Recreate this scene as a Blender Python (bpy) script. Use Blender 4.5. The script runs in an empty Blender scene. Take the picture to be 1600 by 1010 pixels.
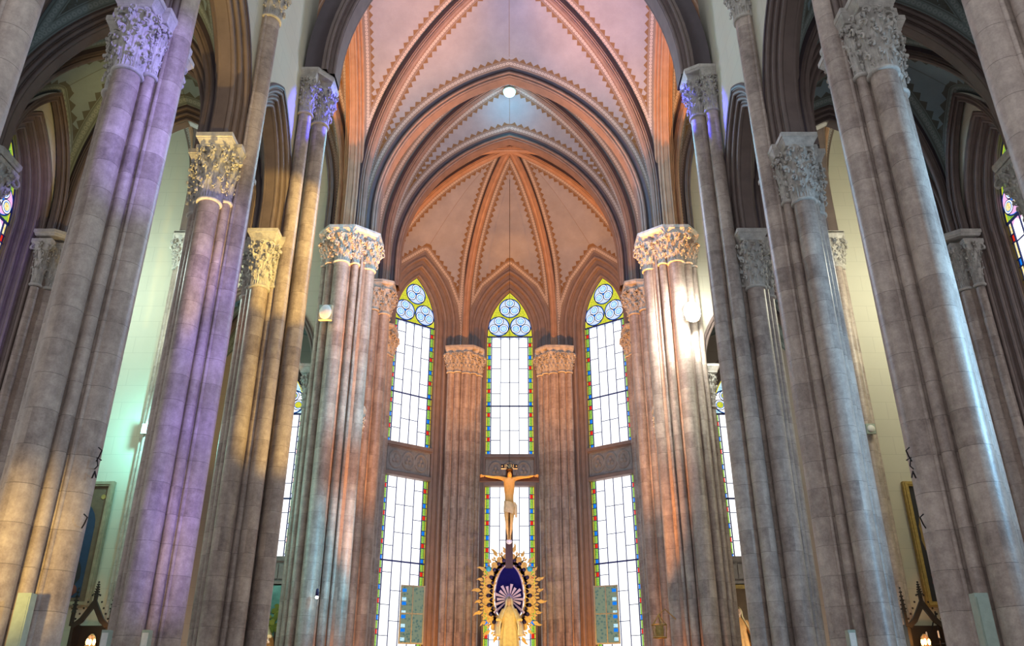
import bpy, bmesh, math, random
from mathutils import Vector, Matrix
from mathutils.geometry import tessellate_polygon
R_ = random.Random(7)
C = bpy.context.scene.collection
PI = math.pi
H = 1.6                      # eye height above the floor

# ------------------------------------------------------------------ materials
def newmat(name):
    m = bpy.data.materials.new(name); m.use_nodes = True
    nt = m.node_tree; nt.nodes.clear()
    out = nt.nodes.new('ShaderNodeOutputMaterial')
    return m, nt, out
def N(nt, t, **kw):
    n = nt.nodes.new(t)
    for k, v in kw.items():
        if k == 'op': n.operation = v
        else: setattr(n, k, v)
    return n
def mth(nt, op, a, b=None, c=None, clamp=False):
    n = nt.nodes.new('ShaderNodeMath'); n.operation = op; n.use_clamp = clamp
    for i, v in enumerate((a, b, c)):
        if v is None: continue
        if isinstance(v, (int, float)): n.inputs[i].default_value = v
        else: nt.links.new(v, n.inputs[i])
    return n.outputs[0]
def mixc(nt, f, a, b, blend='MIX'):
    n = nt.nodes.new('ShaderNodeMix'); n.data_type = 'RGBA'; n.blend_type = blend
    for i, v in ((0, f), (6, a), (7, b)):
        if isinstance(v, (int, float)): n.inputs[i].default_value = v
        elif isinstance(v, tuple): n.inputs[i].default_value = (*v, 1) if len(v) == 3 else v
        else: nt.links.new(v, n.inputs[i])
    return n.outputs[2]
def noise(nt, vec, scale, detail=4, rough=.6):
    n = nt.nodes.new('ShaderNodeTexNoise'); n.inputs['Scale'].default_value = scale
    n.inputs['Detail'].default_value = detail; n.inputs['Roughness'].default_value = rough
    if vec is not None: nt.links.new(vec, n.inputs['Vector'])
    return n.outputs[0]
def ramp(nt, f, stops):
    n = nt.nodes.new('ShaderNodeValToRGB'); cr = n.color_ramp
    while len(cr.elements) < len(stops): cr.elements.new(.5)
    for e, (p, c) in zip(cr.elements, stops): e.position = p; e.color = (*c, 1)
    nt.links.new(f, n.inputs[0]); return n.outputs[0]
def principled(nt, out, col, rough=.6, bump=None, bs=.3, bd=.02, metal=0, spec=.5):
    p = nt.nodes.new('ShaderNodeBsdfPrincipled')
    if isinstance(col, tuple): p.inputs['Base Color'].default_value = (*col, 1)
    else: nt.links.new(col, p.inputs['Base Color'])
    p.inputs['Roughness'].default_value = rough; p.inputs['Metallic'].default_value = metal
    p.inputs['Specular IOR Level'].default_value = spec
    if bump is not None:
        b = nt.nodes.new('ShaderNodeBump'); b.inputs['Strength'].default_value = bs; b.inputs['Distance'].default_value = bd
        nt.links.new(bump, b.inputs['Height']); nt.links.new(b.outputs[0], p.inputs['Normal'])
    nt.links.new(p.outputs[0], out.inputs[0]); return p
def stone(name, c1, c2, c3, joint=.46, rough=.42, jd=.55, bs=.35, spec=.5):
    m, nt, out = newmat(name)
    tc = N(nt, 'ShaderNodeTexCoord').outputs['Object']
    geo = N(nt, 'ShaderNodeNewGeometry').outputs['Position']
    n1 = noise(nt, geo, 2.2, 6, .7); n2 = noise(nt, geo, 9, 5, .7); n3 = noise(nt, geo, 45, 3, .6)
    mp = N(nt, 'ShaderNodeMapping'); mp.inputs['Scale'].default_value = (6, 6, .7); nt.links.new(geo, mp.inputs[0])
    st = noise(nt, mp.outputs[0], 1.3, 4, .6)
    f = mth(nt, 'ADD', mth(nt, 'MULTIPLY', n1, .38), mth(nt, 'ADD', mth(nt, 'MULTIPLY', n2, .3), mth(nt, 'ADD', mth(nt, 'MULTIPLY', st, .2), mth(nt, 'MULTIPLY', n3, .12))))
    col = ramp(nt, f, [(.36, c1), (.5, c2), (.63, c3)])
    h = mth(nt, 'ADD', mth(nt, 'MULTIPLY', n2, .6), mth(nt, 'MULTIPLY', n3, .4))
    if joint:
        sp = N(nt, 'ShaderNodeSeparateXYZ'); nt.links.new(tc, sp.inputs[0])
        zz = mth(nt, 'ADD', sp.outputs[2], mth(nt, 'MULTIPLY', noise(nt, geo, 1.5, 2), .03))
        q = mth(nt, 'DIVIDE', zz, joint)
        fl = mth(nt, 'FLOOR', q); fr = mth(nt, 'FRACT', q)
        wn = N(nt, 'ShaderNodeTexWhiteNoise', noise_dimensions='2D')
        cb = N(nt, 'ShaderNodeCombineXYZ')
        nt.links.new(fl, cb.inputs[0]); nt.links.new(mth(nt, 'FLOOR', mth(nt, 'MULTIPLY', sp.outputs[0], 3.1)), cb.inputs[1])
        nt.links.new(cb.outputs[0], wn.inputs[0])
        col = mixc(nt, .28, col, mixc(nt, wn.outputs[0], c1, c3))
        ln = mth(nt, 'LESS_THAN', fr, .016 / joint * .5)
        ln = mth(nt, 'MULTIPLY', ln, mth(nt, 'GREATER_THAN', n2, .42))
        col = mixc(nt, mth(nt, 'MULTIPLY', ln, jd), col, tuple(v * .3 for v in c1))
        h = mth(nt, 'SUBTRACT', h, mth(nt, 'MULTIPLY', ln, .8))
    principled(nt, out, col, rough, h, bs, .012, spec=spec)
    return m
M = {}
M['stone'] = stone('veined pier stone', (.13, .095, .085), (.36, .285, .25), (.60, .50, .43))
M['stone_warm'] = stone('warm apse stone', (.20, .14, .12), (.38, .285, .24), (.56, .44, .37), .55, .5)
M['stone_base'] = stone('base stone', (.2, .18, .17), (.32, .29, .27), (.42, .38, .35), 0, .5)
M['cap'] = stone('carved capital stone', (.27, .25, .23), (.47, .44, .41), (.66, .63, .58), 0, .6, bs=1.0)
M['panel'] = stone('carved grey panel', (.2, .18, .17), (.28, .26, .25), (.36, .34, .33), 0, .6)
def paint(name, c, rough=.75, var=.15, sc=3, bs=.15):
    m, nt, out = newmat(name)
    geo = N(nt, 'ShaderNodeNewGeometry').outputs['Position']
    n = noise(nt, geo, sc, 5, .6); n2 = noise(nt, geo, 60, 2)
    col = ramp(nt, n, [(.3, tuple(v * (1 - var) for v in c)), (.7, tuple(min(1, v * (1 + var)) for v in c))])
    principled(nt, out, col, rough, n2, bs, .004); return m
M['mould'] = paint('brown moulding paint', (.15, .11, .10), .55)
M['rib'] = paint('rib paint', (.40, .235, .15), .5)
M['mould2'] = paint('brown rib paint', (.24, .155, .125), .5)
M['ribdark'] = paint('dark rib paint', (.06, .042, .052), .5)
M['reveal'] = paint('window reveal stone', (.23, .175, .16), .55, .12, 4, .05)
M['gold'] = None
def wallmat(name, c):
    m, nt, out = newmat(name)
    geo = N(nt, 'ShaderNodeNewGeometry').outputs['Position']
    sp = N(nt, 'ShaderNodeSeparateXYZ'); nt.links.new(geo, sp.inputs[0])
    cb = N(nt, 'ShaderNodeCombineXYZ')
    nt.links.new(mth(nt, 'ADD', sp.outputs[0], sp.outputs[1]), cb.inputs[0]); nt.links.new(sp.outputs[2], cb.inputs[1])
    br = N(nt, 'ShaderNodeTexBrick'); nt.links.new(cb.outputs[0], br.inputs[0])
    br.inputs['Color1'].default_value = (*c, 1); br.inputs['Color2'].default_value = (*[v * .97 for v in c], 1)
    br.inputs['Mortar'].default_value = (*[v * .82 for v in c], 1); br.inputs['Scale'].default_value = 1
    br.inputs['Mortar Size'].default_value = .008; br.inputs['Brick Width'].default_value = 1.3; br.inputs['Row Height'].default_value = .55
    n = noise(nt, geo, 1.1, 5, .6)
    col = mixc(nt, mth(nt, 'MULTIPLY', n, .3), br.outputs[0], tuple(v * .72 for v in c))
    principled(nt, out, col, .8, noise(nt, geo, 40, 3), .15, .004); return m
M['wall'] = wallmat('pale plastered wall', (.60, .58, .48))
M['wall_low'] = wallmat('apse wall', (.42, .36, .31))
# vault web: painted border bands and zigzag teeth along the ribs
def cellmat(name, base, band, tooth, dot):
    m, nt, out = newmat(name)
    geo = N(nt, 'ShaderNodeNewGeometry').outputs['Position']
    n = noise(nt, geo, 1.3, 6, .65); n2 = noise(nt, geo, 30, 3, .6)
    col = ramp(nt, n, [(.3, tuple(v * .84 for v in base)), (.7, tuple(v * 1.1 for v in base))])
    col = mixc(nt, mth(nt, 'MULTIPLY', n2, .25), col, tuple(v * .6 for v in base))
    masks = []
    for uv in ('ea', 'eb'):
        u = N(nt, 'ShaderNodeUVMap', uv_map=uv); sp = N(nt, 'ShaderNodeSeparateXYZ'); nt.links.new(u.outputs[0], sp.inputs[0])
        s, d = sp.outputs[0], sp.outputs[1]
        tri = mth(nt, 'MULTIPLY', mth(nt, 'ABSOLUTE', mth(nt, 'SUBTRACT', mth(nt, 'FRACT', mth(nt, 'DIVIDE', s, .27)), .5)), 2)
        tooth_m = mth(nt, 'LESS_THAN', d, mth(nt, 'ADD', mth(nt, 'MULTIPLY', tri, .13), .25))
        band_m = mth(nt, 'LESS_THAN', d, .235)
        fx = mth(nt, 'SUBTRACT', mth(nt, 'FRACT', mth(nt, 'DIVIDE', s, .12)), .5)
        fy = mth(nt, 'DIVIDE', mth(nt, 'SUBTRACT', d, .12), .11)
        rr = mth(nt, 'SQRT', mth(nt, 'ADD', mth(nt, 'MULTIPLY', fx, fx), mth(nt, 'MULTIPLY', fy, fy)))
        dot_m = mth(nt, 'LESS_THAN', mth(nt, 'ABSOLUTE', mth(nt, 'SUBTRACT', rr, .3)), .13)
        l1 = mth(nt, 'LESS_THAN', mth(nt, 'ABSOLUTE', mth(nt, 'SUBTRACT', mth(nt, 'ABSOLUTE', mth(nt, 'SUBTRACT', d, .12)), .085)), .012)
        masks.append((tooth_m, band_m, dot_m, l1, d))
    for k in (0, 1): col = mixc(nt, mth(nt, 'MULTIPLY', masks[k][0], .9), col, tooth)
    for k in (0, 1):
        t, b, dm, l1, d = masks[k]
        other = masks[1 - k][4]
        near = mth(nt, 'MULTIPLY', b, mth(nt, 'LESS_THAN', d, other))
        bc = mixc(nt, mth(nt, 'MULTIPLY', dm, .85), band, dot); bc = mixc(nt, mth(nt, 'MULTIPLY', l1, .6), bc, tooth)
        col = mixc(nt, near, col, bc)
    u = N(nt, 'ShaderNodeUVMap', uv_map='ec'); sp = N(nt, 'ShaderNodeSeparateXYZ'); nt.links.new(u.outputs[0], sp.inputs[0])
    col = mixc(nt, mth(nt, 'MULTIPLY', mth(nt, 'LESS_THAN', sp.outputs[0], .015), .5), col, tooth)
    principled(nt, out, col, .75, n2, .12, .006); return m
M['cell'] = cellmat('vault web paint', (.31, .315, .365), (.25, .215, .21), (.17, .085, .02), (.56, .5, .46))
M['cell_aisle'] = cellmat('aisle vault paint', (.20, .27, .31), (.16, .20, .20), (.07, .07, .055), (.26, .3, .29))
def plain(name, c, rough=.5, metal=0, var=.12, sc=12, spec=.5):
    m, nt, out = newmat(name)
    tc = N(nt, 'ShaderNodeTexCoord').outputs['Object']
    n = noise(nt, tc, sc, 4)
    col = ramp(nt, n, [(.3, tuple(v * (1 - var) for v in c)), (.7, tuple(min(1, v * (1 + var)) for v in c))])
    principled(nt, out, col, rough, n, .1, .003, metal, spec); return m
M['gold'] = plain('gilded metal', (.83, .52, .14), .42, .35, .25)
M['dgold'] = plain('dull gilt frame', (.42, .30, .10), .5, .5, .25)
M['iron'] = plain('dark iron', (.02, .02, .025), .5, .6)
M['wood'] = plain('dark cross wood', (.06, .03, .022), .5)
M['darkwood'] = plain('black carved wood', (.012, .010, .010), .5)
M['corpus'] = plain('gilded figure', (.80, .50, .14), .45, .1)
M['linen'] = plain('gilt cloth', (.80, .62, .30), .6)
M['hair'] = plain('brown hair', (.10, .05, .03), .7)
M['skin'] = plain('painted skin', (.72, .5, .36), .6)
M['robe'] = plain('cream gold robe', (.78, .66, .38), .6)
M['veil'] = plain('cream veil', (.80, .74, .58), .65)
M['robe_or'] = plain('ochre robe', (.70, .36, .12), .6)
M['blue'] = plain('deep blue panel', (.004, .004, .11), .75, spec=.15)
M['navy'] = plain('navy enamel', (.02, .012, .07), .35)
M['lilac'] = plain('pale metal rays', (.60, .48, .66), .4, .2)
M['tube'] = plain('pale grey green housing', (.33, .40, .34), .45)
M['white'] = plain('white paint', (.75, .74, .7), .5)
M['letter'] = plain('gilt lettering', (.85, .75, .4), .4)
M['lead'] = plain('dark blue lead came', (.012, .03, .22), .5)
M['floor'] = plain('stone floor', (.32, .28, .25), .35, 0, .3, 1.5)
def emis(name, c, s, tex=None):
    m, nt, out = newmat(name)
    e = N(nt, 'ShaderNodeEmission'); e.inputs[1].default_value = s
    if tex:
        geo = N(nt, 'ShaderNodeTexCoord').outputs['Object']
        n = N(nt, 'ShaderNodeTexVoronoi'); n.inputs['Scale'].default_value = tex[0]; nt.links.new(geo, n.inputs['Vector'])
        nt.links.new(ramp(nt, n.outputs[0], [(.15, c), (.5, tex[1])]), e.inputs[0])
    else: e.inputs[0].default_value = (*c, 1)
    nt.links.new(e.outputs[0], out.inputs[0]); return m
GL = 1.0
M['g_white'] = emis('clear daylight glass', (.97, .985, 1), 1.6)
M['g_pale'] = emis('pale lilac glass', (.72, .82, 1), 1.0)
M['g_yel'] = emis('yellow glass', (.93, .80, .04), GL)
M['g_grn'] = emis('green patterned glass', (.03, .30, .02), GL, (26, (.35, .60, .08)))
M['g_red'] = emis('red glass', (.80, .03, .01), GL)
M['g_blu'] = emis('blue glass', (.01, .22, .88), GL)
M['g_sky'] = emis('sky blue glass', (.20, .58, .85), GL, (14, (.62, .9, 1)))
M['g_yg'] = emis('yellow green glass', (.30, .48, .03), .95, (18, (.80, .76, .06)))
M['g_warm'] = emis('gold patterned glass', (.95, .62, .03), GL, (16, (1, .9, .5)))
M['g_pink'] = emis('rose glass', (.85, .45, .75), 1.2)
M['g_dim'] = emis('dim patterned glass', (.12, .22, .20), .7, (9, (.30, .36, .25)))
M['flame'] = emis('candle flame', (1, .45, .12), 14)
M['lamp_w'] = emis('white lamp lens', (.9, 1, .95), 30)
M['lamp_c'] = emis('cyan lamp globe', (.45, .93, 1), 5)
M['lantern'] = emis('orange lantern glass', (1, .28, .03), 2.2)

# ------------------------------------------------------------------ mesh building
class MB:
    def __init__(s): s.v = []; s.f = []; s.m = []; s.uv = None
    def add(s, vs, fs, mi=0):
        o = len(s.v); s.v += [tuple(p) for p in vs]
        s.f += [tuple(i + o for i in f) for f in fs]; s.m += [mi] * len(fs)
    def grid(s, rows, closed_u=False, closed_v=False, mi=0, flip=False):
        nr, nc = len(rows), len(rows[0]); o = len(s.v)
        for r in rows: s.v += [tuple(p) for p in r]
        for i in range(nr if closed_u else nr - 1):
            for j in range(nc if closed_v else nc - 1):
                a = o + i * nc + j; b = o + i * nc + (j + 1) % nc
                c = o + ((i + 1) % nr) * nc + (j + 1) % nc; d = o + ((i + 1) % nr) * nc + j
                s.f.append((a, d, c, b) if flip else (a, b, c, d)); s.m.append(mi)
    def box(s, x0, x1, y0, y1, z0, z1, mi=0):
        s.add([(x, y, z) for z in (z0, z1) for y in (y0, y1) for x in (x0, x1)],
              [(0, 2, 3, 1), (4, 5, 7, 6), (0, 1, 5, 4), (2, 6, 7, 3), (0, 4, 6, 2), (1, 3, 7, 5)], mi)
    def prism(s, poly, z0, z1, mi=0):
        n = len(poly)
        s.add([(x, y, z0) for x, y in poly] + [(x, y, z1) for x, y in poly],
              [(i, (i + 1) % n, n + (i + 1) % n, n + i) for i in range(n)] + [tuple(range(n))[::-1], tuple(range(n, 2 * n))], mi)
    def lathe(s, prof, cx=0, cy=0, n=24, mi=0, a0=0, flute=None, sq=False):
        rows = []
        for r, z in prof:
            row = []
            for k in range(n):
                a = a0 + 2 * PI * k / n; q = r * (1 if not flute else flute(a, z))
                row.append((cx + q * math.cos(a), cy + q * math.sin(a), z))
            rows.append(row)
        s.grid(rows, closed_v=True, mi=mi)
        for idx, rw in ((0, rows[0]), (-1, rows[-1])):
            if prof[idx][0] > 1e-4: s.add(rw, [tuple(range(n))[::-1] if idx == 0 else tuple(range(n))], mi)
    def tube(s, pts, r, n=8, mi=0, closed=False, cap=True):
        pts = [Vector(p) for p in pts]; rows = []; up = Vector((0, 0, 1)); prev = None
        m = len(pts)
        for i, p in enumerate(pts):
            t = (pts[(i + 1) % m] - pts[i - 1]) if closed else (pts[min(i + 1, m - 1)] - pts[max(i - 1, 0)])
            t.normalize()
            if prev is None:
                a = t.cross(up)
                if a.length < 1e-3: a = t.cross(Vector((1, 0, 0)))
            else: a = prev - t * prev.dot(t)
            a.normalize(); prev = a; b = t.cross(a)
            rr = r[i] if isinstance(r, (list, tuple)) else r
            rows.append([p + a * rr * math.cos(2 * PI * k / n) + b * rr * math.sin(2 * PI * k / n) for k in range(n)])
        s.grid(rows, closed_u=closed, closed_v=True, mi=mi, flip=True)
        if cap and not closed: s.add(rows[0], [tuple(range(n))], mi); s.add(rows[-1], [tuple(range(n))[::-1]], mi)
    def ball(s, c, r, n=10, mi=0, sc=(1, 1, 1)):
        rows = []
        for i in range(n // 2 + 1):
            t = PI * i / (n // 2)
            rows.append([(c[0] + r * sc[0] * max(math.sin(t), 1e-3) * math.cos(2 * PI * k / n), c[1] + r * sc[1] * max(math.sin(t), 1e-3) * math.sin(2 * PI * k / n), c[2] - r * sc[2] * math.cos(t)) for k in range(n)])
        s.grid(rows, closed_v=True, mi=mi)
    def mesh(s, name, smooth=False, ang=40):
        me = bpy.data.meshes.new(name); me.from_pydata(s.v, [], s.f); me.update()
        if any(s.m):
            for p, i in zip(me.polygons, s.m): p.material_index = i
        if smooth:
            bm = bmesh.new(); bm.from_mesh(me)
            bmesh.ops.remove_doubles(bm, verts=bm.verts, dist=1e-5)
            for f in bm.faces: f.smooth = True
            lim = math.radians(ang)
            for e in bm.edges:
                if len(e.link_faces) == 2 and e.calc_face_angle(0) > lim: e.smooth = False
            bm.to_mesh(me); bm.free()
        return me
def setp(o, label=None, cat=None, group=None, kind=None):
    if label: o['label'] = label
    if cat: o['category'] = cat
    if group: o['group'] = group
    if kind: o['kind'] = kind
    return o
def link(name, me, mats, parent=None, loc=(0, 0, 0), rz=0):
    o = bpy.data.objects.new(name, me); C.objects.link(o)
    if me is not None:
        if not isinstance(mats, (list, tuple)): mats = [mats]
        if not me.materials:
            for m in mats: me.materials.append(M[m])
    o.location = loc; o.rotation_euler = (0, 0, rz)
    if parent: o.parent = parent
    return o
def obj(name, mb, mats, parent=None, smooth=True, ang=40, world=False):
    """world=True: vertices given in world coordinates although the parent stands elsewhere (unrotated)"""
    if world and parent is not None:
        L = parent.location; mb.v = [(x - L.x, y - L.y, z - L.z) for x, y, z in mb.v]
    return link(name, mb.mesh(name, smooth, ang), mats, parent)
def own(name, mb, mats, loc=None, smooth=True, ang=40):
    """a top-level single mesh with its origin put at its base"""
    if loc is None:
        xs = [v[0] for v in mb.v]; ys = [v[1] for v in mb.v]
        loc = ((min(xs) + max(xs)) / 2, (min(ys) + max(ys)) / 2, min(v[2] for v in mb.v))
    mb.v = [(x - loc[0], y - loc[1], z - loc[2]) for x, y, z in mb.v]
    return link(name, mb.mesh(name, smooth, ang), mats, None, loc)
def empty(name, loc, label, cat, group=None, rz=0):
    o = bpy.data.objects.new(name, None); C.objects.link(o); o.empty_display_size = .2
    o.location = loc; o.rotation_euler = (0, 0, rz)
    return setp(o, label, cat, group)
def copy_tree(o, parent=None):
    c = o.copy(); C.objects.link(c); c.parent = parent
    for ch in list(o.children): copy_tree(ch, c)
    return c

# ------------------------------------------------------------------ arches
def arc_half(a, zs, za, zb, o=0., n=20, ns=3):
    """right half of a pointed arch, from the base at x=a+o up to the apex at x=0"""
    rise = za - zs; k = 1.0
    if rise < a * 1.02: k = rise / (a * 1.02); rise = a * 1.02
    Rr = (a * a + rise * rise) / (2 * a); c = Rr - a
    pts = [(a + o, zb + (zs - zb) * i / ns) for i in range(ns)] if zs - zb > 1e-3 else []
    th = math.acos(max(-1, min(1, c / (Rr + o))))
    for i in range(n + 1):
        t = th * i / n
        pts.append((max(0, (Rr + o) * math.cos(t) - c), zs + k * (Rr + o) * math.sin(t)))
    pts[-1] = (0, pts[-1][1]); return pts
class Arch:
    """pointed arch over the ground points A and B (heights are above the eye)"""
    def __init__(s, A, B, zs, za, zb=None):
        s.A = Vector((A[0], A[1])); s.B = Vector((B[0], B[1])); s.zs = zs; s.za = za; s.zb = zs if zb is None else zb
        s.mid = (s.A + s.B) / 2; s.d = (s.B - s.A).normalized(); s.a = (s.B - s.A).length / 2
        s.nrm = Vector((-s.d.y, s.d.x))
    def P(s, x, z, b=0): q = s.mid + s.d * x + s.nrm * b; return Vector((q.x, q.y, z + H))
    def curve(s, o=0, b=0, side=0, n=20):
        h = arc_half(s.a, s.zs, s.za, s.zb, o, n)
        L = [s.P(-x, z, b) for x, z in h]; Rr = [s.P(x, z, b) for x, z in h]
        if side == -1: return L
        if side == 1: return Rr
        return L + Rr[::-1][1:]
    def sweep(s, mb, prof, side=0, n=20, mi=0, closed=False):
        rows = [s.curve(o, b, side, n) for o, b in prof]
        mb.grid(rows, closed_u=closed, mi=mi)
        return mb
def roll(cx, cy, r, a0, a1, n=5):
    return [(cx + r * math.cos(math.radians(a0 + (a1 - a0) * i / n)), cy + r * math.sin(math.radians(a0 + (a1 - a0) * i / n))) for i in range(n + 1)]
def half_prof(D, W, k, w0, rr=.045):
    """stepped moulding with rolls, outer face down to the soffit: (o,b) from (D,-W) to (0,-w0)"""
    p = []
    for i in range(k):
        o1 = D * (1 - (i + 1) / k); b0 = -W + (W - w0) * i / k; b1 = -W + (W - w0) * (i + 1) / k
        p += [(D * (1 - i / k), b0), (o1 + 2.1 * rr, b0), (o1 + 2.1 * rr, b0 + .45 * rr)]
        p += [(o1 + rr + rr * math.cos(math.radians(t)), b0 + rr + rr * math.sin(math.radians(t))) for t in (-55, -85, -115, -145, -175, -205)]
        p += [(o1 + .55 * rr, b0 + 2.2 * rr), (o1 + .1 * rr, b0 + 2.4 * rr), (o1, b1)]
    return p
def full_prof(D, W, k, w0, rr=.045):
    h = half_prof(D, W, k, w0, rr); return h + [(o, -b) for o, b in h[::-1]]
def rib_prof(w=.34, d=.34):
    h = [(d, -w / 2), (d * .62, -w / 2), (d * .58, -w * .42), (d * .40, -w * .40), (d * .34, -w * .26), (d * .2, -w * .3)]
    h += [(d * .16 - d * .16 * math.sin(math.radians(t)), -w * .22 * math.cos(math.radians(t))) for t in (0, 25, 50, 75, 90)]
    return h + [(o, -b) for o, b in h[::-1][1:]]
def resample(pts, n):
    L = [0]
    for a, b in zip(pts, pts[1:]): L.append(L[-1] + (b - a).length)
    out = []; j = 0
    for i in range(n):
        t = L[-1] * i / (n - 1)
        while j < len(L) - 2 and L[j + 1] < t: j += 1
        f = (t - L[j]) / max(1e-9, L[j + 1] - L[j]); out.append(pts[j].lerp(pts[j + 1], min(1, f)))
    return out, L[-1]
def seg_dist(p, Q, L, i):
    best = (1e9, 0)
    for k in range(max(0, i - 9), min(len(Q) - 1, i + 9)):
        a = Q[k]; ab = Q[k + 1] - a; t = max(0, min(1, (p - a).dot(ab) / max(1e-9, ab.dot(ab)))); d = (p - a - ab * t).length
        if d < best[0]: best = (d, (k + t) * L / (len(Q) - 1))
    return best
def web(name, pairs, mat, sag=.12, n=36, m=14, hw=.17):
    """vault surface: each pair is (rib half curve, wall arch half curve), both from the springing upwards"""
    me = bpy.data.meshes.new(name); vs = []; fs = []; uva = []; uvb = []; uvc = []
    for P_, Q_ in pairs:
        P, lp = resample(P_, n); Q, lq = resample(Q_, n); o = len(vs)
        # level rulings from the rib to the wall arch, above its apex to the ridge line
        zc = min(Q[-1].z, P[int(n * .72)].z); ic = next(i for i in range(n) if P[i].z >= zc - 1e-6 or i == n - 1); ic = max(2, ic)
        ridge = Q[-1]; Qm = []; qi = []
        for i in range(n):
            if i <= ic:
                zt = Q[0].z + (Q[-1].z - Q[0].z) * (P[i].z - P[0].z) / max(1e-6, P[ic].z - P[0].z)
                k = 0
                while k < n - 2 and Q[k + 1].z < zt: k += 1
                f = (zt - Q[k].z) / max(1e-6, Q[k + 1].z - Q[k].z); f = max(0, min(1, f))
                Qm.append(Q[k].lerp(Q[k + 1], f)); qi.append(k)
            else:
                f = (i - ic) / (n - 1 - ic); p = ridge.lerp(P[-1], f); p.z = ridge.z + (P[-1].z - ridge.z) * math.sin(f * PI / 2); Qm.append(p); qi.append(n - 1)
        for i in range(n):
            L = (Qm[i] - P[i]).length
            for j in range(m):
                u = (j / (m - 1)); u = u + .5 * (u - .5) * 4 * u * (1 - u) * .6; p = P[i].lerp(Qm[i], u); p.z += sag * 4 * u * (1 - u) * min(1, L / 2)
                vs.append(tuple(p)); da, sa = seg_dist(p, P, lp, i); db, sb = seg_dist(p, Q, lq, qi[i])
                uva.append((sa, da - hw)); uvb.append((sb, db))
                uvc.append(((1 - u) * L if i > ic else .5, 0))
        for i in range(n - 1):
            for j in range(m - 1):
                a = o + i * m + j; fs.append((a, a + 1, a + m + 1, a + m))
    me.from_pydata(vs, [], fs); me.update()
    for nm, dat in (('ea', uva), ('eb', uvb), ('ec', uvc)):
        l = me.uv_layers.new(name=nm)
        for lp_ in me.loops: l.data[lp_.index].uv = dat[lp_.vertex_index]
    for p in me.polygons: p.use_smooth = True
    o = link(name, me, mat); o['kind'] = 'structure'; return o
def wall_poly(mb, outer, holes, frame, depth, mi=0):
    """flat wall with holes: 2-D outlines (s,z) mapped by frame(s,z,b)"""
    loops = [outer] + holes; flat = [p for l in loops for p in l]
    tris = tessellate_polygon([[Vector((p[0], p[1], 0)) for p in l] for l in loops])
    n = len(flat)
    mb.add([frame(p[0], p[1], 0) for p in flat] + [frame(p[0], p[1], depth) for p in flat],
           [tuple(t) for t in tris] + [tuple(n + i for i in t[::-1]) for t in tris], mi)
    k = 0
    for l in loops:
        m = len(l)
        mb.add([frame(p[0], p[1], 0) for p in l] + [frame(p[0], p[1], depth) for p in l],
               [(i, (i + 1) % m, m + (i + 1) % m, m + i) for i in range(m)], mi)
# ------------------------------------------------------------------ capitals
def leaf(mb, ang, rf, z0, z1, wid, curl, seed=0, cx=0, cy=0):
    """one curling acanthus leaf standing on the bell"""
    rr = random.Random(seed); nv, nu = 9, 7; rows = []
    L = z1 - z0
    for i in range(nv + 4):
        v = i / (nv + 3)
        if v < .72: z = z0 + L * v / .72 * .93; r = rf(z) + .012 + .03 * (v / .72) ** 3
        else:
            t = (v - .72) / .28 * 3.6; rc = curl
            z = z0 + L * .93 + rc * math.sin(t) * .8; r = rf(z0 + L * .93) + .042 + rc * (1 - math.cos(t))
        w = wid * (math.sin(PI * min(.97, .12 + v * .9)) ** .6) * (1 - .3 * abs(math.sin(v * PI * 3.5)) * (v < .9)) * (1 if v < .72 else 1 - .45 * (v - .72) / .28)
        row = []
        for j in range(nu):
            u = j / (nu - 1) * 2 - 1
            dr = -.35 * wid * abs(u) ** 1.5 * (.4 if v < .5 else .8) + .10 * wid * math.cos(u * PI * 3)
            q = r + dr; s = u * w
            aa = ang
            x = cx + q * math.cos(aa) - s * math.sin(aa); y = cy + q * math.sin(aa) + s * math.cos(aa)
            # wrap around the bell
            d = math.hypot(x - cx, y - cy); sc = (q * .55 + d * .45) / d
            row.append((cx + (x - cx) * sc, cy + (y - cy) * sc, z + .05 * L * math.cos(u * PI * 2.5) * (v > .2)))
        rows.append(row)
    mb.grid(rows)
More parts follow.
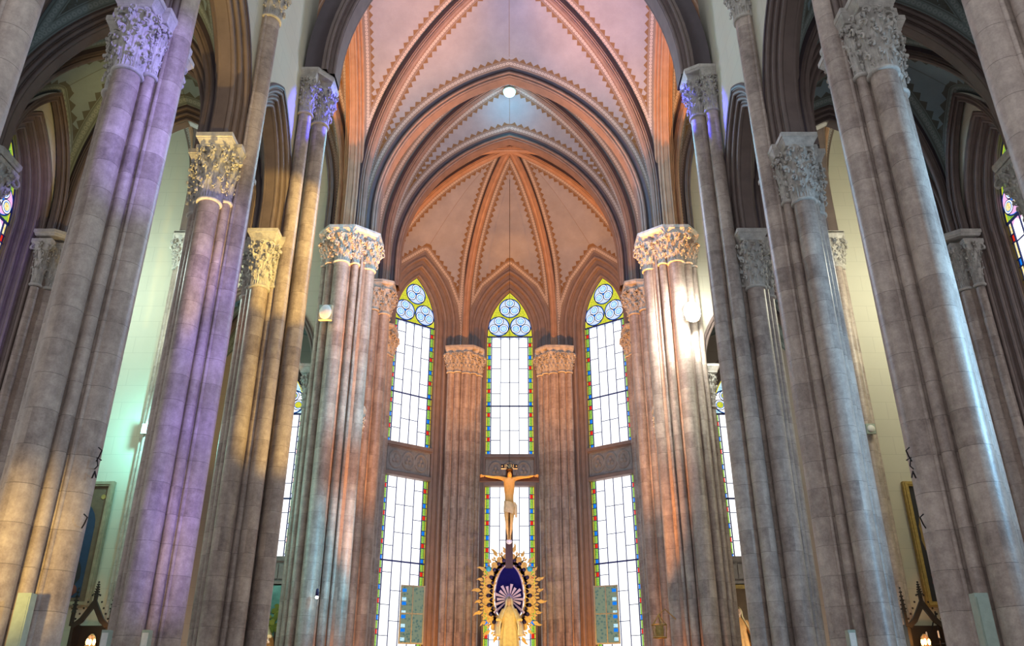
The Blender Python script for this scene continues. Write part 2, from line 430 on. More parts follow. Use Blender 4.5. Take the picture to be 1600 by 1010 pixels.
def capital(r, R, h, n=8, a0=0., seed=1):
    """foliate capital standing on z=0: bell, three tiers of leaves, corner scrolls and flowers"""
    mb = MB()
    rf = lambda z: r + (R - r) * .62 * max(0, z / h) ** 2.2
    mb.lathe([(r + .0, 0)] + [(rf(h * t), h * t) for t in (.1, .25, .4, .55, .7, .85, 1)], n=24)
    for k in range(n): leaf(mb, a0 + 2 * PI * k / n, rf, .02, h * .40, .125 * r / .2, .038 * r / .2, seed + k)
    for k in range(n): leaf(mb, a0 + 2 * PI * (k + .5) / n, rf, h * .12, h * .66, .135 * r / .2, .055 * r / .2, seed + 9 + k)
    for k in range(n): leaf(mb, a0 + 2 * PI * k / n, rf, h * .42, h * .86, .12 * r / .2, .06 * r / .2, seed + 30 + k)
    for k in range(n):       # small knobs between the leaves
        for zz, q in ((.30, .03), (.53, .035), (.76, .04)):
            a = a0 + 2 * PI * (k + (.5 if zz != .53 else 0)) / n; rr_ = rf(h * zz) + .035 + .02 * zz
            mb.ball((rr_ * math.cos(a), rr_ * math.sin(a), h * zz), q * r / .2, 6)
    for k in range(4):       # corner scrolls under the slab
        a = PI / 4 + k * PI / 2; base = rf(h * .7)
        for sgn in (-1, 1):
            pts = []; rad = []
            for i in range(17):
                t = i / 16; th = t * 2.4 * PI; q = .095 * (1 - .75 * t) * R / .33
                cc = R * 1.02; da = sgn * .14 * (1 - t)
                rr_ = cc - q * math.cos(th) * .9 - .02; z = h * .87 + q * math.sin(th + .5)
                pts.append((rr_ * math.cos(a + da), rr_ * math.sin(a + da), z)); rad.append(.026 * (1 - .3 * t))
            b = Vector((base * math.cos(a + sgn * .35), base * math.sin(a + sgn * .35), h * .5)); m_ = b.lerp(Vector(pts[0]), .5) + Vector((0, 0, .05))
            mb.tube([b, m_] + pts, [.015, .024] + rad, 6)
    rr2 = random.Random(seed)
    for tier, (zz, cnt, q0) in enumerate(((.22, n, .05), (.40, n, .055), (.58, n, .06), (.76, n, .065), (.92, n + 2, .06))):
        for k in range(cnt):     # tendrils curling over the leaves
            a = a0 + 2 * PI * (k + (.5 if tier % 2 == 0 else 0)) / cnt + rr2.uniform(-.08, .08); q = q0 * r / .2 * rr2.uniform(.85, 1.2); sg = 1 if (k + tier) % 2 else -1
            base = rf(h * zz) + (.05 + .05 * zz) * r / .2; pts = []; rad = []
            for i in range(13):
                t = i / 12; th = sg * (t * 2.1 * PI - 1.2); qq = q * (1 - .72 * t)
                u = qq * math.cos(th); v = qq * math.sin(th) * sg; d = base + .03 * t
                pts.append((d * math.cos(a + u / d), d * math.sin(a + u / d), h * zz + v)); rad.append((.019 - .008 * t) * r / .2 + .003)
            mb.tube(pts, rad, 5)
    for k in range(4):       # flower in the middle of each side
        a = k * PI / 2; q = R * .86
        for i in range(5):
            t = i * 2 * PI / 5
            mb.ball((q * math.cos(a) - .045 * math.cos(t) * math.sin(a), q * math.sin(a) + .045 * math.cos(t) * math.cos(a), h * .93 + .045 * math.sin(t)), .03, 6)
        mb.ball(((q + .02) * math.cos(a), (q + .02) * math.sin(a), h * .93), .025, 6)
    return mb
def abacus(w, h, mi=0, z=0):
    mb = MB(); rows = []
    for f, t in ((.74, 0), (.78, .08), (.78, .16), (.84, .3), (.93, .52), (.95, .56), (.95, .62), (1, .66), (1, 1)):
        q = w / 2 * f; rows.append([(-q, -q, z + h * t), (q, -q, z + h * t), (q, q, z + h * t), (-q, q, z + h * t)])
    mb.grid(rows, closed_v=True); mb.add(rows[0], [(3, 2, 1, 0)]); mb.add(rows[-1], [(0, 1, 2, 3)])
    return mb
def ring(r, q, z=0):
    mb = MB(); prof = []
    for i in range(9):
        t = -PI / 2 + PI * i / 8; prof.append((r + q * math.cos(t), z + q * math.sin(t)))
    mb.lathe([(r * .9, z - q)] + prof + [(r * .9, z + q)], n=28); return mb
_cache = {}
def cached(key, fn, smooth=True, ang=40):
    if key not in _cache: _cache[key] = fn().mesh(key[0], smooth, ang)
    return _cache[key]
ABH = .27
def add_cap(parent, x, y, r, zb, zt, R=None, rz=0., ab=None, leaves=8):
    """capital with slab between heights zb and zt above the eye; sub-parts: astragal, abacus"""
    R = R or r * 1.62; h = zt - zb - ABH; ab = ab or 2 * R * 1.1
    c = link('capital', cached(('capital', round(r, 3), round(R, 3), round(h, 2), leaves), lambda: capital(r, R, h, leaves, 0, int(r * 1000)), True, 60), 'cap', parent, (x, y, zb + H), rz)
    link('astragal', cached(('astragal', round(r, 3)), lambda: ring(r + .01, .035)), 'cap', c)
    link('abacus', cached(('abacus', round(ab, 3)), lambda: abacus(ab, ABH, z=h), False), 'cap', c)
    return c
def shaft_mesh(r, z):
    mb = MB(); mb.lathe([(r, .42), (r, z)], n=28)
    mb.lathe([(r + .09, 0), (r + .09, .18), (r + .07, .22), (r + .03, .25), (r + .065, .30), (r + .065, .34), (r + .01, .40), (r, .42)], n=28)
    return mb
def add_shaft(parent, x, y, r, ztop):
    return link('shaft', cached(('shaft', round(r, 3), round(ztop, 2)), lambda: shaft_mesh(r, ztop + H)), 'stone', parent, (x, y, 0))
CB, CT = 8.8, 10.2           # arcade capitals: foot and top of slab, above the eye
NB, NT = 13.3, 14.5          # capitals of the chancel
VB, VT = 13.85, 15.2         # high capitals of the nave
SIDE = {1: 'right', -1: 'left'}
def arcade_pier(Y, s, label, nave=((-.40, 0, .2),), grp=None):
    root = empty('clustered_pier', (s * {YP[0]: 5.7, YP[1]: 5.7}.get(Y, 5.59), Y, 0), label, 'pillar', grp, 0 if s > 0 else PI)
    core = MB()
    q = .33
    core.prism([(-q, -.2), (-.2, -.2), (-.2, -q), (.2, -q), (.2, -.2), (q, -.2), (q, .2), (.2, .2), (.2, q), (-.2, q), (-.2, .2), (-q, .2)], 0, CT + H - .02)
    obj('core', core, 'stone', root, False)
    pl = MB(); pl.prism([(math.cos(PI / 8 + k * PI / 4) * .86, math.sin(PI / 8 + k * PI / 4) * .86) for k in range(8)], 0, .35)
    obj('plinth', pl, 'stone_base', root, False)
    for x, y, r in ((0, -.47, .195), (0, .47, .195), (.37, 0, .17)):
        add_shaft(root, x, y, r, CB); add_cap(root, x, y, r, CB, CT)
    for x in (-.235, .26):
        for y in (-.28, .28):
            add_shaft(root, x, y, .085, CB + .12); add_cap(root, x, y, .085, CB + .12, CT - .03, R=.18, ab=.40, leaves=5)
    for x, y, r in nave:
        add_shaft(root, x, y, r, VB); add_cap(root, x, y, r, VB, VT, ab=r * 3.1)
    for y in (-.19, .19):
        add_shaft(root, -.36, y, .035, VB + .1)
    if len(nave) > 1: slab(root, [(x, y, r * 1.55) for x, y, r in nave], VT)
    return root
YP = [6.8, 10.25, 13.7, 17.15]
def build_piers():
    for s in (1, -1):
        S = SIDE[s]
        arcade_pier(YP[0], s, {1: 'stone pier cut off by the upper right picture corner, nearest of its row', -1: 'stone pier cut off by the upper left picture corner, nearest of its row'}[s])
        arcade_pier(YP[1], s, {1: 'grey-brown clustered pier at right, cyan light down its outer edge, leafy capital', -1: 'large clustered stone pier at left, purple light above and yellow below, leafy bluish capital'}[s])
        arcade_pier(YP[2], s, {1: 'second full clustered pier from the right side, unlit brown stone, grey leafy capital', -1: 'clustered stone pier washed in violet-blue light, second full one from the left'}[s])
        arcade_pier(YP[3], s, {1: 'innermost dark pier of the right row, its high capital edged in deep blue', -1: 'yellow-lit innermost pier of the left row, its high capital edged in deep blue'}[s],
                    nave=((-.73, -.15, .2), (-.46, -.42, .16), (-.46, .3, .16)))
# ------------------------------------------------------------------ chancel piers: absolute positions for the right side
def hull(P):
    P = sorted(set(P))
    def half(pts):
        h = []
        for p in pts:
            while len(h) > 1 and (h[-1][0] - h[-2][0]) * (p[1] - h[-2][1]) - (h[-1][1] - h[-2][1]) * (p[0] - h[-2][0]) <= 0: h.pop()
            h.append(p)
        return h
    a = half(P); b = half(P[::-1]); return a[:-1] + b[:-1]
def slab(root, cs, zt):
    mb = MB(); pts = []
    for x, y, q in cs: pts += [(round(x + sx * q * 1.03, 3), round(y + sy * q * 1.03, 3)) for sx in (-1, 1) for sy in (-1, 1)]
    hp = hull(pts); cx = sum(p[0] for p in hp) / len(hp); cy = sum(p[1] for p in hp) / len(hp)
    f = lambda k: [(cx + (x - cx) * k, cy + (y - cy) * k) for x, y in hp]
    rows = [[(x, y, z + zt + H) for x, y in f(k)] for k, z in ((.93, -.13), (.96, -.10), (.96, -.08), (1, -.06), (1, .02))]
    mb.grid(rows, closed_v=True); n = len(hp); mb.add(rows[-1], [tuple(range(n))]); mb.add(rows[0], [tuple(range(n))[::-1]])
    obj('top_slab', mb, 'cap', root, False)
def cluster(label, base, shafts, core, s, zb=NB, zt=NT, extra=None):
    """shafts: (x, y, r, cap?) in world coordinates for the right side, mirrored for the left"""
    root = empty('clustered_pier', (s * base[0], base[1], 0), label, 'pillar', None)
    mb = MB(); poly = [((x - base[0]) * s, y - base[1]) for x, y in core]
    if s < 0: poly = poly[::-1]
    mb.prism(poly, 0, zt + H - .03); obj('core', mb, 'stone_warm', root, False)
    for x, y, r, c in shafts:
        lx, ly = (x - base[0]) * s, y - base[1]
        add_shaft(root, lx, ly, r, zb if c else zt - .35)
        if c: add_cap(root, lx, ly, r, zb + (.0 if r > .15 else .06), zt - (.0 if r > .15 else .03), R=r * 1.9 + .08, ab=max(.46, r * 3.6))
    slab(root, [((x - base[0]) * s, y - base[1], max(.23, r * 1.75)) for x, y, r, c in shafts if c], zt)
    return root
def rot2(p, a): return (p[0] * math.cos(a) - p[1] * math.sin(a), p[0] * math.sin(a) + p[1] * math.cos(a))
V18 = (1.98, 33.3); V54 = (5.36, 31.12); AC = (0, 28.3)
def build_chancel_piers():
    for s in (1, -1):
        S = SIDE[s]
        cluster({1: 'broad chancel arch pier at right with a white floodlight glaring on its front',
                 -1: 'broad chancel arch pier at left with pale cyan edges and orange-lit capital'}[s], (5.35, 24.1),
                [(5.37, 23.45, .235, 1), (4.97, 23.62, .12, 1), (4.79, 23.72, .05, 0), (4.60, 23.98, .21, 1), (5.77, 23.60, .13, 1), (5.99, 23.78, .10, 1), (4.72, 24.45, .15, 1)],
                [(4.66, 23.75), (5.1, 23.75), (5.1, 23.55), (5.65, 23.55), (5.65, 23.72), (6.06, 23.72), (6.06, 24.8), (4.66, 24.8)], s)
        cluster({1: 'slimmer chancel pier just behind the floodlit arch pier on the right', -1: 'slimmer cyan-lit chancel pier just behind the left arch pier'}[s], (4.95, 27.5),
                [(4.55, 27.25, .2, 1), (4.86, 26.98, .15, 1), (4.56, 27.72, .15, 1), (5.2, 26.95, .1, 0)],
                [(4.65, 27.1), (5.6, 27.1), (5.6, 27.95), (4.65, 27.95)], s)
        b = V54; pts = []
        for t, o, r, c in ((0, -.42, .2, 1), (-.38, -.34, .15, 1), (.38, -.34, .15, 1), (-.62, -.1, .1, 0), (.62, -.1, .1, 0)):
            p = rot2((t, o), -math.radians(54)); pts.append((b[0] + p[0], b[1] + p[1], r, c))
        co = [rot2(p, -math.radians(54)) for p in ((-.7, -.2), (.7, -.2), (.55, .5), (-.55, .5))]
        cluster({1: 'mostly hidden apse pier right of the right-hand apse window', -1: 'mostly hidden apse pier left of the left-hand apse window'}[s], b, pts, [(b[0] + p[0], b[1] + p[1]) for p in co], s)
        b = V18; pts = []
        for t, o, r, c in ((0, -.42, .17, 1), (-.34, -.32, .15, 1), (.34, -.32, .15, 1), (-.62, -.2, .13, 1), (.62, -.2, .13, 1), (-.17, -.44, .05, 0), (.17, -.44, .05, 0)):
            p = rot2((t, o), -math.radians(18)); pts.append((b[0] + p[0], b[1] + p[1], r, c))
        co = [rot2(p, -math.radians(18)) for p in ((-.72, -.15), (-.5, -.3), (.5, -.3), (.72, -.15), (.5, .5), (-.5, .5))]
        cluster({1: 'slender apse pier to the right of the central window, orange-lit leafy capital', -1: 'slender apse pier to the left of the central window, orange-lit leafy capital'}[s], b, pts, [(b[0] + p[0], b[1] + p[1]) for p in co], s)
        # small carved respond of the chancel side arcade
        r_ = empty('wall_shaft', (s * 4.78, 25.3, 0), {1: 'small leafy-capped wall shaft on the inner side of the right chancel arch pier', -1: 'small leafy-capped wall shaft on the inner side of the left chancel arch pier'}[s], 'column')
        add_shaft(r_, 0, 0, .10, 7.9); add_cap(r_, 0, 0, .10, 7.9, 9.05, R=.2, ab=.42)
        bb = MB(); bb.box(.02 if s > 0 else -.42, .42 if s > 0 else -.02, -.15, .15, 0, 9.0 + H); obj('backing', bb, 'stone_warm', r_, False)
        # tall corner shaft on the east wall of the transept
        t = cluster({1: 'tall shaft on the pale transept wall at right, beside the gilt framed painting', -1: 'tall bluish shaft on the pale transept wall at left, beside the framed painting'}[s], (10.65, 24.0),
                    [(10.6, 23.75, .19, 1), (10.34, 23.95, .12, 1), (10.86, 23.95, .12, 1)], [(10.22, 23.95), (10.98, 23.95), (10.98, 24.3), (10.22, 24.3)], s)
        # responds of the aisle wall
        for i, Y in enumerate(YP[1:]):
            lab = {(1, 0): 'nearest wall respond of the right aisle, beyond the frame edge', (-1, 0): 'nearest wall respond of the left aisle, beyond the frame edge',
                   (1, 1): 'aisle wall respond at the right picture edge under the near aisle arch', (-1, 1): 'aisle wall respond at the left picture edge under the near aisle arch',
                   (1, 2): 'brown aisle wall respond with leafy capital seen right of the cyan-edged pier', (-1, 2): 'brown aisle wall respond with leafy capital seen left of the largest purple pier'}[(s, i)]
            t = cluster(lab, (10.45, Y), [(10.22, Y, .19, 1), (10.42, Y - .3, .13, 1), (10.42, Y + .3, .13, 1), (10.62, Y - .52, .1, 1), (10.62, Y + .52, .1, 1)],
                        [(10.3, Y - .2), (10.45, Y - .42), (10.9, Y - .6), (10.9, Y + .6), (10.45, Y + .42), (10.3, Y + .2)], s, CB, CT)
# ------------------------------------------------------------------ arches, ribs, vaults
def struct(name, mb, mats, smooth=False, ang=40, loc=None):
    o = own(name, mb, mats, loc, smooth, ang); o['kind'] = 'structure'; return o
def big_arch(name, A, label, D, W, cat='arch', k=1, dark=True, w0=.16, rollmat='rib'):
    """arch in two parts: dark hollow faces and pale roll mouldings on the soffit"""
    root = empty(name, (A.mid.x, A.mid.y, A.zb + H), label, cat)
    f = .42
    for sg in (1, -1):
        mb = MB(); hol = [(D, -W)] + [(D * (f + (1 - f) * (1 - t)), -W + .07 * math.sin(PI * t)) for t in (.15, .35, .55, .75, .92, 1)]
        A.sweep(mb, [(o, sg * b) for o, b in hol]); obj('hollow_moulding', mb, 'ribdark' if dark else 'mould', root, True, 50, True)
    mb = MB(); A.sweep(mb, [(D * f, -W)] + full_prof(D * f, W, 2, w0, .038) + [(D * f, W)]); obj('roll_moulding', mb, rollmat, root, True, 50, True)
    return root
def moulded_arch(name, A, label, D, W, k=3, w0=.15, mat='mould', hood=None, cat='arch', rr=.045):
    root = empty(name, (A.mid.x, A.mid.y, A.zb + H), label, cat)
    mb = MB(); A.sweep(mb, full_prof(D, W, k, w0, rr)); obj('moulding', mb, mat, root, True, 50, True)
    if hood:
        mb = MB()
        for sg in (1, -1): A.sweep(mb, [(D + .0, sg * (W - .02)), (D - .01, sg * (W + .02)), (D + .03, sg * (W + .035)), (D + .07, sg * (W + .02)), (D + .08, sg * (W - .02))])
        obj('hood_moulding', mb, hood, root, True, 50, True)
    return root
def rib(name, A, label, w=.34, d=.34, side=0, mat='rib', group=None):
    mb = MB(); pr = rib_prof(w, d); A.sweep(mb, pr, side, 26)
    root = empty(name, (*(A.mid if side == 0 else A.A), A.zb + H), label, 'vault rib', group)
    obj('rib_moulding', mb, mat, root, True, 50, True)
    mb = MB()                                     # dark fillets either side of the roll
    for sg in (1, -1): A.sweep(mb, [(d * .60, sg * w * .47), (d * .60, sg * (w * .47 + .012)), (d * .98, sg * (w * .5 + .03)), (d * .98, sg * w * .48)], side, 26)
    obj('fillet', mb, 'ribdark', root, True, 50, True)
    return root
def pick(spec, A, B, zb):
    return spec if isinstance(spec, Arch) else Arch(A, B, spec[0], spec[1], zb)
def bay(x0, x1, y0, y1, zb, dz, fr, bk, lf, rt, mat, o, labels, w=.3, d=.3, ribmat='rib', offs=(0, 0, 0, 0), sag=.1):
    """quadripartite bay; fr/bk/lf/rt = (Arch, o, b) wall curve or (zs, za)"""
    A1 = Arch((x0, y0), (x1, y1), dz[0], dz[1], zb); A2 = Arch((x0, y1), (x1, y0), dz[0], dz[1], zb)
    rib('diagonal_rib', A1, labels[0], w, d, 0, ribmat); rib('diagonal_rib', A2, labels[1], w, d, 0, ribmat)
    K = {'fl': A1.curve(d, 0, -1), 'br': A1.curve(d, 0, 1), 'bl': A2.curve(d, 0, -1), 'fr': A2.curve(d, 0, 1)}
    def cv(sp, P, Q, side):
        if len(sp) == 3: return sp[0].curve(sp[1], sp[2], side)
        return Arch(P, Q, sp[0], sp[1], zb).curve(0, 0, side)
    pr = []
    for sp, P, Q, k1, k2 in ((fr, (x0, y0), (x1, y0), 'fl', 'fr'), (bk, (x0, y1), (x1, y1), 'bl', 'br'), (lf, (x0, y0), (x0, y1), 'fl', 'bl'), (rt, (x1, y0), (x1, y1), 'fr', 'br')):
        pr += [(K[k1], cv(sp, P, Q, -1)), (K[k2], cv(sp, P, Q, 1))]
    return web('ceiling', pr, mat, sag)

def build_shell():
    fl = MB(); fl.box(-17, 17, -2, 36, -.2, 0); struct('floor', fl, 'floor', loc=(0, 15, -.2))
    # ---- crossing and chancel arches
    A3 = Arch((-4.5, 17.15), (4.5, 17.15), 15.4, 22.2, VT); big_arch('crossing_arch', A3, 'nearest great dark arch, cut off by the top edge, above the two blue-edged capitals', .75, .5, rollmat='mould')
    A4 = Arch((-4.42, 24.0), (4.42, 24.0), 15.35, 21.36, NT); big_arch('chancel_arch', A4, 'great dark pointed arch with its apex just above the bright hanging lamp', .33, .34, rollmat='mould2')
    A5 = Arch((-4.08, 27.4), (4.08, 27.4), 15.7, 21.18, NT); big_arch('chancel_arch', A5, 'second dark pointed arch, below the hanging lamp, framing the orange-lit apse vault', .32, .30, rollmat='mould2')
    L = {}
    for s in (1, -1):
        a = Arch((s * 5.36, 17.75), (s * 5.36, 23.5), 15.9, 22.0, NT); L[s] = a
        moulded_arch('transept_arch', a, {1: 'steep arch into the right transept, its soffit glowing orange like a vertical band', -1: 'steep arch into the left transept, its soffit glowing orange like a vertical band'}[s], .42, .33, 3, .06, 'rib', None, rr=.04)
    def wl(a, D, W, s, inner=True):     # curve of a longitudinal arch on the side towards x=0
        sg = -1 if (a.nrm.x * s > 0) else 1
        return (a, D, sg * W * (1 if inner else -1))
    bay(-4.8, 4.8, 17.5, 23.7, NT, (16.4, 23.2), (A3, .75, .5), (A4, .33, -.34), wl(L[-1], .42, .33, -1), wl(L[1], .42, .33, 1), 'cell', 0,
        ('diagonal rib over the crossing, rising from the right chancel pier out of the top of the view', 'diagonal rib over the crossing, rising from the left chancel pier out of the top of the view')[::-1] if False else
        ('diagonal rib over the crossing that rises from the right chancel arch pier', 'diagonal rib over the crossing that rises from the left chancel arch pier'), .36, .34, 'mould2')
    FL = {s: Arch((s * 4.98, 24.55), (s * 4.98, 27.05), 17.4, 20.2, NT) for s in (1, -1)}
    bay(-4.45, 4.45, 24.38, 27.12, NT, (16.3, 22.75), (A4, .33, .34), (A5, .32, -.30), (FL[-1], 0, 0), (FL[1], 0, 0), 'cell', 0,
        ('diagonal rib behind the hanging lamp that descends to the right rear chancel pier', 'diagonal rib behind the hanging lamp that descends to the left rear chancel pier'), .3, .3, 'mould2')
    # ---- apse
    wins = {}
    faces = {0: ((0, 34.0), 0), 1: ((4.11, 32.60), -36), -1: ((-4.11, 32.60), 36)}
    ribc = {}
    for s in (1, -1):
        for key, V in ((18, V18), (54, V54), (90, (4.75, 28.0))):
            q = Vector((s * V[0], V[1])); c = Vector(AC); q2 = q.lerp(c, .06 if key == 18 else .015)
            a = Arch(tuple(q2), tuple(2 * c - q2), 16.1 if key == 18 else 16.5, 21.35, NT)
            rib('apse_rib', a, {18: 'central apse vault rib, orange, rising from the pier %s of the middle window', 54: 'outer apse vault rib, dark edged, from the hidden pier %s of the side window', 90: 'apse vault rib directly behind the second dark arch on the %s'}[key] % {18: {1: 'right', -1: 'left'}, 54: {1: 'right', -1: 'left'}, 90: {1: 'right side', -1: 'left side'}}[key][s], .34, .3, -1)
            ribc[(s, key)] = a.curve(.3, 0, -1)
    wi = 1
    for f in (0, 1, -1):
        g, ang = faces[f]; t = Vector((math.cos(math.radians(ang)), math.sin(math.radians(ang)))); g = Vector(g)
        a = Arch(tuple(g - t), tuple(g + t), 15.52, 17.75, -H); wins[f] = a
        mb = MB(); a.sweep(mb, half_prof(.86, .66, 3, 0, .062), 0, 22); o = struct('trim_%d' % wi, mb, 'reveal', True, 50)
        wi += 1
    pr = []
    pr += [(ribc[(-1, 18)], wins[0].curve(.86, -.66, -1)), (ribc[(1, 18)], wins[0].curve(.86, -.66, 1))]
    pr += [(ribc[(1, 18)], wins[1].curve(.86, -.66, -1)), (ribc[(1, 54)], wins[1].curve(.86, -.66, 1))]
    pr += [(ribc[(-1, 54)], wins[-1].curve(.86, -.66, -1)), (ribc[(-1, 18)], wins[-1].curve(.86, -.66, 1))]
    for s in (1, -1):
        a = Arch((s * 4.9, 28.25), (s * 5.25, 30.6), 17.3, 19.9, NT)
        pr += [(ribc[(s, 90)], a.curve(0, 0, -1)), (ribc[(s, 54)], a.curve(0, 0, 1))]
        mb = MB(); mb.prism([(s * 4.92, 27.9), (s * 5.3, 30.9), (s * 5.8, 30.9), (s * 5.5, 27.9)], 0, 22 + H)
        struct('wall_apse_' + SIDE[s], mb, 'wall_low')
        mb = MB(); mb.box(min(s * 5.0, s * 5.5), max(s * 5.0, s * 5.5), 24.4, 27.9, 0, 22 + H); struct('wall_chancel_' + SIDE[s], mb, 'wall_low')
        pr += [(ribc[(s, 90)], [Vector(p) for p in Arch((s * 4.08, 27.7), (-s * 4.08, 27.7), 15.7, 21.18, NT).curve(.32, 0, -1)])]
    web('ceiling', pr, 'cell', .1)
    # ---- nave side walls above the arcade, arcade arches
    for s in (1, -1):
        pts = []; arches = []
        for i in range(3):
            a = Arch((s * 5.62, YP[i] + .62), (s * 5.62, YP[i + 1] - .62), 10.9, 12.9, CT); arches.append(a)
            lab = {(1, 0): 'arcade arch between the two nearest right piers', (-1, 0): 'arcade arch between the two nearest left piers',
                   (1, 1): 'dark moulded arcade arch right of centre, springing towards the viewer from the second right pier', (-1, 1): 'yellow-lit moulded arcade arch springing towards the viewer from the violet pier',
                   (1, 2): 'narrow foreshortened arcade arch before the right crossing pier, dark brown', (-1, 2): 'narrow foreshortened arcade arch before the yellow-lit left crossing pier, orange brown'}[(s, i)]
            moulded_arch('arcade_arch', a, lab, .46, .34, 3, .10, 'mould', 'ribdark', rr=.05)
        def fr(y, z, b): return (s * (5.31 + b), y, z + H)
        out = [(3.2, 19), (3.2, CT)]
        for i, a in enumerate(arches):
            h = arc_half(a.a, a.zs, a.za, CT, .44, 16)
            m = a.mid.y
            out += [(m - x, z) for x, z in h] + [(m + x, z) for x, z in h[::-1][1:]]
        out += [(17.3, CT), (17.3, 19)]
        mb = MB(); wall_poly(mb, out, [], fr, .62); struct('wall_arcade_' + SIDE[s], mb, 'wall')
        # ---- aisle: transverse arches, vaults, outer wall with windows
        T = []
        for i in range(4):
            a = Arch((s * 6.25, YP[i]), (s * 10.12, YP[i]), 10.9, 13.85, CT); T.append(a)
            moulded_arch('aisle_arch', a, {0: 'first transverse arch of the %s aisle, outside the view', 1: 'transverse arch of the %s aisle behind the nearest leafy capital', 2: 'wide dark transverse arch of the %s aisle sweeping to the picture edge', 3: 'farthest transverse arch of the %s aisle, opening to the pale transept'}[i] % SIDE[s], .34, .30, 3, .09, 'mould', None)
        zz = []
        for i in range(3):
            y0, y1 = YP[i] + .42, YP[i + 1] - .42
            xa, xb = (6.1, 10.35) if s > 0 else (-10.35, -6.1)
            wa = Arch((s * 10.6, YP[i] + .62), (s * 10.6, YP[i + 1] - .62), 10.6, 13.1, CT)
            oa = Arch((s * 5.95, YP[i] + .3), (s * 5.95, YP[i + 1] - .3), 10.9, 13.3, CT)
            L_, R2 = ((oa, 0, 0), (wa, .2, 0)) if s > 0 else ((wa, .2, 0), (oa, 0, 0))
            tf = (T[i] if s > 0 else Arch(tuple(T[i].B), tuple(T[i].A), 10.9, 13.85, CT)); tb = (T[i + 1] if s > 0 else Arch(tuple(T[i + 1].B), tuple(T[i + 1].A), 10.9, 13.85, CT))
            bay(xa, xb, y0, y1, CT, (11.2, 14.4), (tf, .34, .3), (tb, .34, -.3), L_, R2, 'cell_aisle', 0,
                tuple('diagonal rib of the %s aisle vault, %s bay, %s' % (SIDE[s], ('nearest', 'middle', 'farthest')[i], q) for q in ('rising away to the right', 'rising away to the left')), .24, .24, 'mould')
            moulded_arch('wall_arch', wa, 'moulded arch on the %s aisle wall around its %s window' % (SIDE[s], ('nearest', 'middle', 'farthest')[i]), .2, .14, 2, .03, 'mould', None, rr=.03)
        holes = []
        for i in (0, 1, 2):
            c = (YP[i] + YP[i + 1]) / 2 - .1
            h = arc_half(.8, 10.15, 12.05, 3.5, .5, 14)
            holes.append([(c - x, z) for x, z in h] + [(c + x, z) for x, z in h[::-1][1:]])
        def fa(y, z, b): return (s * (10.72 + b), y, z + H)
        mb = MB(); wall_poly(mb, [(3, -H), (17.6, -H), (17.6, 14.6), (3, 14.6)], holes, fa, .8); struct('wall_' + SIDE[s], mb, 'wall')
        # ---- transept: east wall with the chapel opening, and the walls around
        a = Arch((s * 6.2, 24.42), (s * 10.3, 24.42), 10.0, 12.85, -H)
        moulded_arch('chapel_arch', a, 'dark edged pointed arch in the pale transept wall at %s, half hidden by a pier' % SIDE[s], .2, .26, 2, .12, 'mould', None)
        h = arc_half(a.a, a.zs, a.za, -H + .02, .17, 16); cx = 8.25
        def fe(x, z, b): return (s * x, 24.2 + b, z + H)
        mb = MB(); wall_poly(mb, [(5.6, -H), (16, -H), (16, 24), (5.6, 24)], [[(cx - x, z) for x, z in h] + [(cx + x, z) for x, z in h[::-1][1:]]], fe, .45); struct('wall_transept_' + SIDE[s], mb, 'wall')
        mb = MB(); x0, x1 = sorted((s * 16, s * 16.4)); mb.box(x0, x1, 17, 24.6, 0, 24 + H); struct('wall_transept_end_' + SIDE[s], mb, 'wall')
        mb = MB(); x0, x1 = sorted((s * 10.75, s * 16)); mb.box(x0, x1, 17.0, 17.5, 0, 24 + H); struct('wall_transept_rear_' + SIDE[s], mb, 'wall')
        ta = T[3]; h = arc_half(ta.a, ta.zs, ta.za, CT, .32, 16); m = 8.185
        def fw(x, z, b): return (s * x, 17.0 + b, z + H)
        mb = MB(); wall_poly(mb, [(5.9, 24), (5.9, CT), ] + [(m - x, z) for x, z in h] + [(m + x, z) for x, z in h[::-1][1:]] + [(10.76, CT), (10.76, 24)], [], fw, .4); struct('wall_transept_front_' + SIDE[s], mb, 'wall')
        # transept vault: bay next to the crossing and the outer bay
        fo = Arch((s * 6.2, 23.98), (s * 10.6, 23.98), 15.9, 21.6, NT)
        moulded_arch('wall_arch', fo, 'tall thin moulded arch on the transept wall high up at %s' % SIDE[s], .22, .16, 2, .04, 'mould', None, rr=.03)
        xo = Arch((s * 10.66, 17.75), (s * 10.66, 23.5), 15.9, 21.8, NT)
        moulded_arch('transept_arch', xo, 'farther transverse arch of the %s transept above the tall wall shaft' % SIDE[s], .4, .3, 3, .1, 'mould', None)
        xa, xb = (5.8, 10.4) if s > 0 else (-10.4, -5.8)
        lo, ro = ((L[s], .42, .33), (xo, .4, -.3)) if s > 0 else ((xo, .4, .3), (L[s], .42, -.33))
        # choose the side of each longitudinal arch that faces this bay
        def facing(arch, D, W, x_to): sg = 1 if arch.nrm.x * (x_to - arch.mid.x) > 0 else -1; return (arch, D, sg * W)
        cxm = (xa + xb) / 2
        LL = facing(L[s] if s > 0 else xo, .42, .33, cxm); RR = facing(xo if s > 0 else L[s], .4, .3, cxm)
        fo2 = fo if s > 0 else Arch(tuple(fo.B), tuple(fo.A), fo.zs, fo.za, fo.zb)
        bay(xa, xb, 17.6, 23.75, NT, (16.4, 22.6), (15.9, 21.8), (fo2, .22, 0), LL, RR, 'cell', 0,
            ('diagonal rib of the %s transept vault from the front inner corner' % SIDE[s] if s > 0 else 'diagonal rib of the left transept vault from the front outer corner',
             'diagonal rib of the %s transept vault that rises from beside the chancel arch pier' % SIDE[s] if s > 0 else 'diagonal rib of the left transept vault that rises above the tall bluish shaft'), .3, .3)
